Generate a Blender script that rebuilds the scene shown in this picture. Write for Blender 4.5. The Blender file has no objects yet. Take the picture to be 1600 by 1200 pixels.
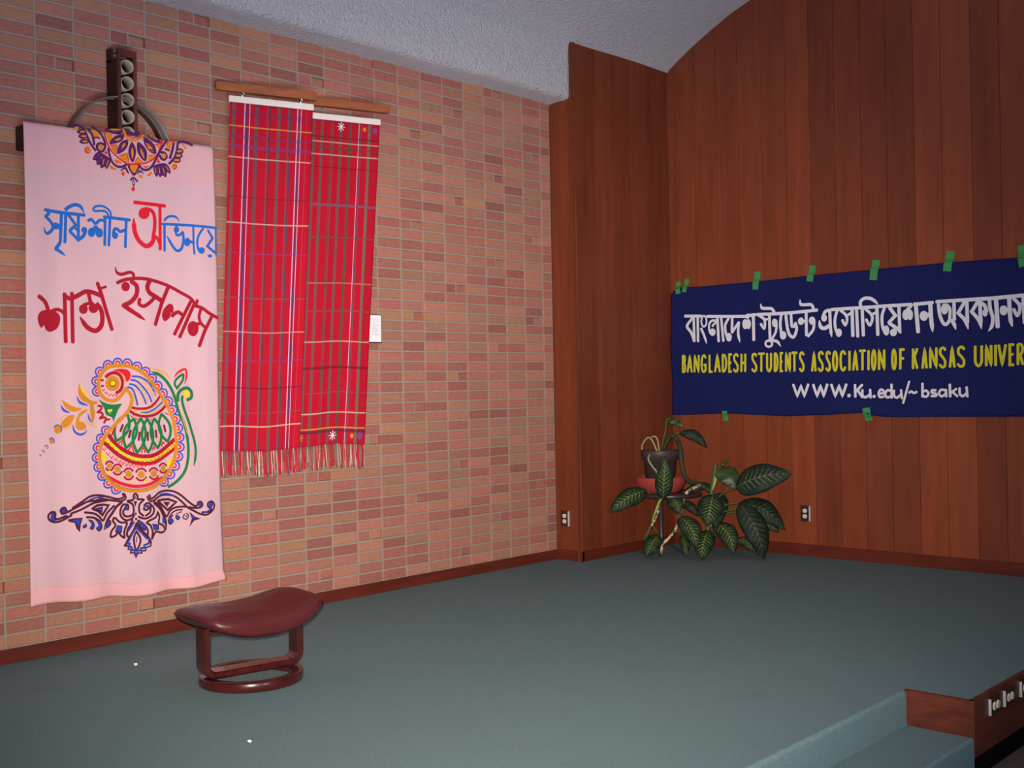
import bpy, bmesh, math, random
from mathutils import Vector, Matrix, noise
from mathutils.geometry import tessellate_polygon

# ------------------------------------------------------------------ camera, world, lights
SC = bpy.context.scene
COL = SC.collection
SC.view_settings.view_transform = 'Standard'
SC.view_settings.look = 'None'
SC.view_settings.gamma = 1.0
SC.view_settings.use_curve_mapping = False
SC.view_settings.exposure = 0.0

CAM = Vector((5.65524, -2.42445, 1.32583))
YAW, PITCH, ROLL = 0.745412, 0.000881, -0.018552
cd = bpy.data.cameras.new('camera')
cd.sensor_width = 36.0
cd.lens = 1785.9 / 1600.0 * 36.0
cd.clip_start = 0.05
cam = bpy.data.objects.new('camera', cd)
COL.objects.link(cam)
Fv = Vector((-math.sin(YAW)*math.cos(PITCH), math.cos(YAW)*math.cos(PITCH), math.sin(PITCH)))
Rv = Vector((math.cos(YAW), math.sin(YAW), 0))
Uv = Rv.cross(Fv)
R2 = Rv*math.cos(ROLL) + Uv*math.sin(ROLL)
U2 = -Rv*math.sin(ROLL) + Uv*math.cos(ROLL)
M = Matrix((R2, U2, -Fv)).transposed().to_4x4()
M.translation = CAM
cam.matrix_world = M
SC.camera = cam

w = bpy.data.worlds.new('world'); SC.world = w
w.use_nodes = True
w.node_tree.nodes['Background'].inputs[0].default_value = (0.55, 0.72, 1.0, 1)
w.node_tree.nodes['Background'].inputs[1].default_value = 0.03

def light(kind, name, loc, aim, energy, color, **kw):
    l = bpy.data.lights.new(name, kind); l.energy = energy; l.color = color
    for k, v in kw.items(): setattr(l, k, v)
    o = bpy.data.objects.new(name, l); COL.objects.link(o)
    o.location = loc
    o.rotation_euler = (Vector(aim)-Vector(loc)).to_track_quat('-Z', 'Y').to_euler()
    return o
# the camera's flash, just above and to the left of its lens
FL = CAM + R2*(-0.03) + U2*0.06
fl = light('SPOT', 'camera_flash', FL, FL + Fv*17.86 - R2*0.4 - U2*1.5, 2620, (1.0, 0.92, 0.83),
           spot_size=math.radians(67), spot_blend=1.0, shadow_soft_size=0.02)
fl.scale = (1.0, 0.74, 1.0)      # a flash tube throws a beam wider than it is tall
# added bluish fill aimed upward to brighten the ceiling vault
up = light('AREA', 'ceiling_fill', (6.8, -1.4, -0.2), (3.6, 1.0, 4.2), 315, (0.74, 0.80, 1.0), shape='RECTANGLE', size=4.0, size_y=1.8)
up.data.spread = math.radians(90)
win = light('AREA', 'window_daylight', (8.8, 0.2, 1.5), (3.6, 1.0, -0.1), 8, (0.36, 0.66, 1.0), shape='RECTANGLE', size=1.4, size_y=1.6)
win.data.spread = math.radians(50)
# a ceiling downlight over the front of the stage, to the right of the picture
light('SPOT', 'ceiling_downlight', (5.3, 1.3, 4.2), (1.7, 0.9, 0.0), 30, (1.0, 0.93, 0.82), spot_size=math.radians(66), spot_blend=0.7, shadow_soft_size=0.10)

# ------------------------------------------------------------------ traced data (metres*1e4 on the wall planes)
ART_TXT=[('s','blue',171,0,(1650,22330,2070,22300,2690,22270,3720,22260)),
('s','blue',164,0,(1780,22320,1860,22180,1680,21990)),
('s','blue',164,0,(1680,22010,1960,21760,2060,21570)),
('s','blue',164,2,(1600,21460,1650,21240,1790,21180,1990,21340,2110,21570)),
('f','blue',0,0,(2410,21600,2370,21490,2260,21420,2140,21410,2040,21460,2000,21560,2040,21670,2140,21740,2270,21750,2370,21700)),
('s','blue',171,0,(2190,21580,2480,21460)),
('l','blue',164,0,(2510,22280,2430,20790)),
('l','blue',158,0,(2730,22270,2660,20790)),
('l','blue',178,0,(2400,20740,2180,20430)),
('s','blue',171,1,(2150,20450,2390,20340,2670,20130)),
('s','blue',178,1,(2680,22410,2930,22620,3240,22740,3510,22670,3700,22360)),
('l','blue',158,0,(2830,22240,3250,21690)),
('l','blue',158,0,(3220,21700,2950,21450)),
('l','blue',158,0,(2940,21470,2940,21360,3320,20990)),
('l','blue',137,0,(3120,21630,3330,21450)),
('l','blue',158,0,(3380,22230,3350,21070)),
('s','blue',178,0,(3310,20950,3610,21190,3750,21490)),
('f','blue',0,0,(3830,21530,3800,21440,3720,21380,3620,21370,3540,21420,3510,21500,3550,21590,3620,21650,3720,21660,3800,21610)),
('s','blue',158,0,(3890,21990,4070,22070,4280,21860)),
('s','blue',158,0,(4310,21880,4520,22080,4800,22060)),
('f','blue',0,0,(4270,21440,4230,21300,4120,21200,3990,21190,3890,21270,3860,21400,3900,21540,4000,21640,4130,21650,4230,21570)),
('f','blue',0,0,(4680,21440,4640,21290,4530,21200,4410,21190,4310,21270,4270,21410,4320,21550,4420,21650,4540,21660,4640,21580)),
('f','blue',0,0,(4440,21650,4410,21550,4330,21490,4220,21480,4140,21530,4110,21620,4150,21710,4230,21780,4330,21790,4410,21740)),
('l','blue',158,0,(4810,22310,4760,20820)),
('l','blue',158,0,(5080,22280,4990,20810)),
('l','blue',164,0,(4730,22270,6210,22250)),
('s','blue',116,0,(5140,22370,5070,22590,4810,22780,4500,22810,4260,22730,4180,22600,4290,22520,4600,22570,4850,22540,5000,22370)),
('f','blue',0,0,(5530,21380,5490,21270,5400,21200,5290,21190,5210,21250,5170,21350,5210,21460,5300,21530,5410,21540,5500,21480)),
('s','blue',164,0,(5250,21420,5320,21680,5500,21710,5640,21600,5960,21720)),
('l','blue',158,0,(6000,22220,5920,20800)),
('l','red',192,0,(6460,23200,8250,23190)),
('f','red',0,0,(7320,22700,7260,22510,7100,22390,6900,22370,6740,22460,6690,22640,6750,22820,6910,22950,7110,22970,7270,22870)),
('s','red',212,0,(7080,22920,7450,22850,7610,22510,7600,21960,7500,21410)),
('s','red',247,2,(6420,22360,6450,21720,6680,21210,7080,20950,7420,21130,7590,21520)),
('l','red',192,0,(7940,23170,7910,20830)),
('s','red',171,1,(7610,21520,7760,21400,7900,21070,7920,20780)),
('l','blue',151,0,(8190,22240,8170,20780)),
('s','blue',130,1,(8170,22400,8430,22630,8740,22690,8970,22620,9110,22420)),
('l','blue',144,0,(8060,22210,9700,22290,11390,22290)),
('f','blue',0,0,(9090,21990,9050,21890,8970,21830,8860,21820,8780,21870,8750,21960,8780,22050,8870,22120,8970,22130,9060,22080)),
('l','blue',171,0,(8920,22220,8920,22040)),
('s','blue',137,0,(8880,21940,8910,21710,9100,21710,9320,21890)),
('s','blue',158,1,(9320,21890,9340,21390,9190,20960,8910,20850,8630,21120,8310,21610)),
('f','blue',0,0,(9760,21380,9720,21240,9620,21150,9500,21140,9410,21220,9380,21350,9420,21490,9510,21580,9630,21590,9720,21520)),
('l','blue',151,0,(9650,21460,9940,21330)),
('l','blue',123,0,(9940,22200,9940,21330,9980,20740)),
('s','blue',130,0,(10540,22190,10270,21810,10160,21380,10230,20960)),
('f','blue',0,0,(10610,20980,10570,20860,10470,20790,10340,20780,10250,20840,10210,20950,10250,21060,10350,21130,10480,21140,10580,21080)),
('l','blue',151,0,(10840,22110,11130,21710,10780,21220,11340,20870)),
('l','blue',96,0,(11350,22290,11330,20780)),
('f','blue',0,0,(11080,20710,11050,20650,10970,20610,10880,20610,10810,20640,10780,20690,10810,20740,10890,20780,10980,20790,11050,20760)),
('f','maroon',0,0,(1180,17030,1330,17290,1720,17400,2110,17330,2320,17130,2340,16850,2190,16490,1830,16310,1590,16410,1500,16620,1360,16490,1220,16690)),
('s','maroon',212,0,(1250,18050,1580,17770,1750,17330)),
('s','maroon',178,0,(1880,17320,2210,17430,2500,17300,2630,17050)),
('l','maroon',199,0,(2590,18240,2600,15810)),
('l','maroon',192,0,(2960,18290,2950,15800)),
('s','maroon',226,0,(2560,18160,2850,18000,3250,18160,3660,18380,4070,18360,4520,18200)),
('l','maroon',205,0,(3830,18300,3940,17830)),
('f','maroon',0,0,(3780,17500,3730,17360,3610,17260,3460,17260,3350,17340,3310,17490,3350,17630,3470,17720,3620,17730,3740,17650)),
('f','maroon',0,0,(4360,17570,4300,17420,4170,17330,4000,17320,3870,17410,3820,17550,3880,17700,4010,17790,4180,17800,4310,17720)),
('s','maroon',178,0,(3550,17690,3790,17780,4060,17810)),
('s','maroon',247,1,(4230,17810,4470,17530,4560,17140,4490,16680,4210,16420,3860,16500,3600,16720,3350,17100)),
('l','maroon',205,0,(4320,18860,4520,18310,4780,17440,5080,16480)),
('l','maroon',137,0,(4420,18560,4790,18690)),
('s','maroon',170,2,(5340,19750,5400,19490,5660,19380,6120,19510,6320,19440,6350,19210)),
('s','maroon',185,0,(5420,18920,5870,19110,6490,19210,7230,19190,8240,18960,9100,18590,9710,18300,9950,17960)),
('f','maroon',0,0,(6130,18770,6090,18620,5970,18520,5820,18520,5710,18600,5660,18740,5710,18890,5830,18990,5980,18990,6090,18910)),
('s','maroon',239,0,(6200,19050,6500,18800,6470,18350,6180,17980,5750,17760)),
('l','maroon',239,0,(5730,17790,6290,17440)),
('s','maroon',216,1,(6210,17490,6610,17240,6920,17030)),
('s','maroon',254,0,(7250,19130,7100,18800,7220,18500,7550,18320,7950,18110)),
('s','maroon',200,0,(6650,18150,6620,17870,6870,17770,7210,17960,7510,18240)),
('l','maroon',216,0,(8380,18900,7970,18000,7540,16810)),
('f','maroon',0,0,(8140,17010,7960,17270,8070,17650,8390,17950,8610,17870,8640,17520,8500,17510,8440,17240)),
('s','maroon',116,0,(8580,17870,8570,17340)),
('s','maroon',200,0,(8550,17300,8900,17530,9230,17340)),
('l','maroon',200,0,(9710,18140,9180,17230,8680,16320)),
('l','maroon',200,0,(9900,17990,9560,17320,8980,16170)),
('l','maroon',193,0,(10110,18220,9950,17880)),
('s','maroon',193,0,(9920,17920,10370,17800,10860,17510,11380,17290)),
('s','maroon',177,0,(10300,17730,10180,17300,10310,16940,10600,16710)),
('f','maroon',0,0,(10140,16660,10070,16420,9900,16260,9690,16260,9520,16410,9460,16650,9530,16890,9700,17040,9910,17050,10080,16910)),
('l','maroon',193,0,(9950,16890,10310,16960)),
('l','maroon',208,0,(10970,17320,10520,16550,10150,15700)),
]
ART_TOP=[('f','orange',0,0,(3160,26550,3390,26710,3490,26660,3260,26490)),
('s','purple',131,0,(3100,26720,3390,26770,3680,26690,3870,26410,4060,26000,4350,25620)),
('f','purple',0,0,(3890,26520,3840,26440,3720,26370,3560,26350,3430,26370,3390,26440,3440,26530,3560,26590,3720,26620,3850,26590)),
('f','orange',0,0,(3820,26510,3790,26470,3720,26440,3630,26430,3560,26440,3530,26460,3560,26500,3630,26530,3720,26540,3790,26540)),
('f','purple',0,0,(3970,26300,3920,26210,3790,26150,3640,26120,3510,26150,3460,26220,3510,26310,3640,26370,3800,26400,3920,26370)),
('f','orange',0,0,(3890,26290,3870,26250,3790,26220,3700,26210,3630,26220,3610,26240,3630,26280,3710,26310,3790,26320,3870,26310)),
('f','purple',0,0,(4020,26040,3970,25950,3840,25890,3680,25870,3550,25900,3510,25970,3560,26050,3680,26120,3840,26140,3970,26110)),
('f','orange',0,0,(3940,26030,3910,25990,3840,25960,3750,25950,3680,25960,3650,25990,3680,26020,3750,26050,3840,26060,3910,26060)),
('f','red',0,0,(4100,25610,4070,25510,3990,25430,3890,25420,3800,25470,3780,25570,3810,25680,3890,25750,3990,25770,4070,25710)),
('f','orange',0,0,(4100,25620,4070,25540,4010,25480,3930,25470,3870,25510,3850,25590,3870,25670,3940,25730,4010,25740,4070,25700)),
('f','brown',0,0,(4010,25610,4000,25590,3980,25580,3960,25570,3950,25580,3940,25600,3950,25620,3960,25630,3980,25640,4000,25630)),
('f','orange',0,0,(4170,26640,4440,26620,4570,26450,4500,26310,4230,26270)),
('s','purple',131,0,(3980,26630,4200,26360,4290,25910)),
('s','purple',131,0,(4180,26830,4570,26610,4800,26290,4890,25990,4820,25730,4650,25610,4450,25710,4460,25930,4640,26030,4820,25980)),
('s','purple',82,0,(4260,26250,4500,26310,4600,26260)),
('f','orange',0,0,(4770,25860,4740,25780,4680,25720,4590,25710,4530,25750,4500,25830,4530,25910,4600,25970,4680,25980,4750,25940)),
('s','red',85,0,(4760,26920,4900,26400,5120,25870,5420,25560,5830,25300,6170,25180,6520,25210)),
('s','purple',131,0,(5060,25830,5120,25490,5280,25130,5550,24970,5820,24990,6070,25130)),
('f','orange',0,0,(4970,26630,5310,26590,5100,26150)),
('g','orange',0,0,(5160,26030,5570,26060,5460,25600,5260,25790)),
('l','red',46,0,(5160,26030,5570,26060,5490,25600)),
('g','orange',0,0,(5660,25530,6110,25720,6170,25240,5830,25330)),
('l','red',46,0,(5660,25530,6110,25720,6210,25250)),
('f','brown',0,0,(5910,25400,5900,25380,5880,25370,5860,25360,5840,25370,5840,25390,5840,25410,5860,25430,5880,25430,5900,25420)),
('f','brown',0,0,(5320,25850,5310,25830,5300,25820,5280,25820,5270,25820,5270,25840,5270,25850,5290,25870,5300,25870,5320,25860)),
('f','purple',0,0,(5130,26070,5300,26400,5610,26600,5960,26650,5880,26390,5610,26200)),
('f','orange',0,0,(5370,26270,5610,26440,5780,26450,5610,26300)),
('f','purple',0,0,(5560,25610,5640,26030,5850,26320,6160,26430,6160,26140,5940,25820)),
('f','orange',0,0,(5770,25960,5950,26240,6020,26150,5840,25900)),
('f','purple',0,0,(6380,26350,6590,26070,6600,25720,6420,25280,6210,25570,6190,25950)),
('f','orange',0,0,(6400,26080,6480,25800,6400,25470,6340,25780)),
('f','orange',0,0,(5040,26800,5380,26900,5790,26930,5760,26820,5380,26740)),
('s','purple',131,0,(4920,26800,5240,26740,5620,26780,5860,26860)),
('s','orange',118,0,(5930,26910,6030,26660,6230,26470,6540,26450,6790,26580,7080,26820)),
('s','red',46,0,(6030,26890,6100,26710,6200,26630,6340,26610,6440,26530,6580,26620,6720,26570,6860,26690,6940,26830,7080,26850)),
('s','purple',180,0,(6140,26940,6310,26800,6550,26790,6800,26890)),
('f','purple',0,0,(4550,25570,5110,25330,5140,25050,4930,24740,4840,24850,4620,24740,4570,24910,4400,24900,4370,25100,4190,25140,4310,25410)),
('s','orange',190,3,(4340,25260,4550,25440)),
('s','orange',190,3,(4510,25060,4680,25300)),
('s','orange',190,3,(4720,24930,4810,25260)),
('s','orange',190,3,(4940,24890,5040,25220)),
('g','red',0,0,(4780,25540,4990,25720,5000,25500)),
('s','red',59,0,(5420,25270,5550,25160,5760,25190)),
('f','orange',0,0,(5450,25310,5730,25280,5620,25140)),
('f','orange',0,0,(5140,24950,5440,24860,5410,24750,5140,24820)),
('s','red',39,0,(5140,24920,5440,24800)),
('f','red',0,0,(5990,24660,5970,24590,5910,24540,5850,24530,5800,24570,5780,24640,5800,24710,5850,24750,5920,24760,5970,24730)),
('f','orange',0,0,(6000,24680,5980,24630,5940,24600,5890,24590,5860,24620,5840,24660,5860,24710,5900,24740,5940,24740,5980,24720)),
('f','purple',0,0,(5720,24790,6030,25000,6210,24670,6080,24720,5990,24870,5750,24760)),
('f','purple',0,0,(6150,25160,6800,25250,6720,24900,6470,24580,6230,24840)),
('f','orange',0,0,(6290,25130,6690,25180,6600,24880,6460,24740,6300,24910)),
('s','purple',107,0,(6280,24340,6450,24480,6660,24310)),
('f','purple',0,0,(6430,24380,6530,24230,6440,24030,6360,24210)),
('f','pinkpaint',0,0,(6480,24220,6470,24180,6450,24150,6430,24140,6420,24170,6410,24220,6420,24260,6440,24290,6450,24290,6470,24270)),
('l','purple',46,0,(6430,24090,6430,23960)),
('f','red',0,0,(6510,23900,6490,23830,6440,23790,6380,23780,6340,23810,6320,23880,6340,23940,6390,23990,6450,24000,6500,23960)),
('f','purple',0,0,(6730,26410,7130,26150,7250,25840,7150,25440,6870,25590,6670,25950)),
('f','orange',0,0,(6850,26110,7020,25870,7070,25560,6910,25790)),
('f','purple',0,0,(7060,26660,7460,26580,7740,26270,7770,25910,7450,25960,7140,26250)),
('f','orange',0,0,(7170,26450,7460,26320,7610,26020,7350,26080)),
('f','purple',0,0,(7250,26850,7680,26810,8110,26610,8040,26500,7570,26570)),
('f','orange',0,0,(7400,26870,7750,26790,7900,26700,7610,26640)),
('s','red',85,0,(6170,25160,6660,25230,7120,25340,7510,25550,7840,25890,8030,26310,8190,26750)),
('g','orange',0,0,(6520,25260,6700,25570,7010,25290)),
('l','red',46,0,(6520,25290,6700,25570,7010,25320)),
('f','brown',0,0,(6720,25330,6710,25310,6700,25300,6680,25300,6660,25310,6660,25320,6660,25340,6680,25350,6700,25360,6710,25350)),
('g','orange',0,0,(7340,25790,7700,25870,7550,25620,7260,25480)),
('l','red',39,0,(7340,25790,7700,25840)),
('f','orange',0,0,(7750,26430,8040,26440,7920,26230)),
('s','red',53,0,(7670,26390,7960,26490,8110,26710)),
('s','purple',131,0,(8440,26760,8180,26390,7950,26000,7730,25580,7510,25220,7250,25000,6970,24990,6800,25160)),
('s','purple',148,0,(8060,26020,8250,26040,8390,25860,8240,25680,8060,25720,7990,25870)),
('f','orange',0,0,(8350,25870,8320,25790,8260,25740,8180,25730,8120,25770,8100,25840,8120,25920,8190,25980,8260,25990,8330,25950)),
('f','orange',0,0,(8400,26490,8550,26660,8810,26710,8690,26530,8620,26290,8400,26290)),
('s','purple',148,0,(8840,26650,8760,26310,8590,25790)),
('s','purple',123,0,(8320,26250,8540,26210)),
('s','red',46,0,(8400,26460,8550,26680,8960,26850)),
('s','purple',139,0,(9970,26680,9590,26790,9140,26730,9020,26280,8870,25860,8530,25490)),
('f','purple',0,0,(9440,26290,9390,26190,9260,26110,9110,26090,8990,26130,8940,26220,8990,26320,9120,26390,9270,26420,9390,26370)),
('f','orange',0,0,(9350,26270,9310,26230,9230,26200,9130,26180,9050,26190,9020,26230,9050,26270,9130,26310,9230,26320,9320,26310)),
('f','purple',0,0,(9370,26050,9330,25940,9200,25870,9050,25850,8930,25890,8880,25980,8930,26080,9050,26150,9210,26170,9330,26130)),
('f','orange',0,0,(9280,26030,9250,25990,9170,25950,9070,25940,8990,25950,8960,25990,8990,26030,9070,26070,9170,26080,9250,26070)),
('f','purple',0,0,(9260,25780,9210,25680,9080,25610,8930,25590,8810,25630,8770,25720,8810,25810,8940,25890,9090,25910,9210,25870)),
('f','orange',0,0,(9170,25770,9140,25720,9050,25690,8950,25680,8870,25690,8840,25720,8870,25770,8950,25800,9060,25820,9140,25800)),
('f','orange',0,0,(9330,26720,9620,26500,9510,26410,9400,26570)),
('f','red',0,0,(9020,25400,8980,25300,8900,25230,8790,25210,8710,25260,8680,25360,8710,25460,8800,25530,8900,25540,8990,25490)),
('f','orange',0,0,(8940,25410,8910,25330,8840,25270,8750,25260,8680,25300,8660,25370,8690,25450,8760,25510,8850,25520,8920,25480)),
('f','brown',0,0,(8860,25410,8850,25390,8830,25380,8810,25370,8790,25380,8780,25400,8790,25420,8810,25440,8830,25440,8850,25430)),
('f','purple',0,0,(7620,25270,8160,25470,8450,25410,8610,25130,8570,24950,8410,25010,8330,24720,8150,24810,7960,24690,7880,24810,7750,24680,7610,24980)),
('s','orange',164,3,(7690,25180,7750,24900)),
('s','orange',164,3,(7920,25210,7970,24890)),
('s','orange',164,3,(8160,25240,8240,24920)),
('s','orange',164,3,(8340,25360,8500,25090)),
('g','red',0,0,(7890,25730,8000,25480,7800,25420)),
('f','orange',0,0,(7030,25190,7270,25190,7150,25080)),
('s','red',53,0,(7010,25190,7150,25100,7290,25230)),
('f','orange',0,0,(7210,24700,7500,24960,7460,24760,7320,24660)),
('s','red',33,0,(7250,24700,7460,24890)),
('f','purple',0,0,(6650,24660,6790,24940,7070,24750,6820,24810)),
('f','orange',0,0,(6980,24620,6960,24580,6890,24540,6810,24530,6740,24550,6710,24590,6740,24630,6810,24670,6890,24680,6960,24660)),
('s','red',39,0,(6750,24640,6920,24530)),
('s','red',39,0,(8630,26790,9000,26860)),
]
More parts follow.
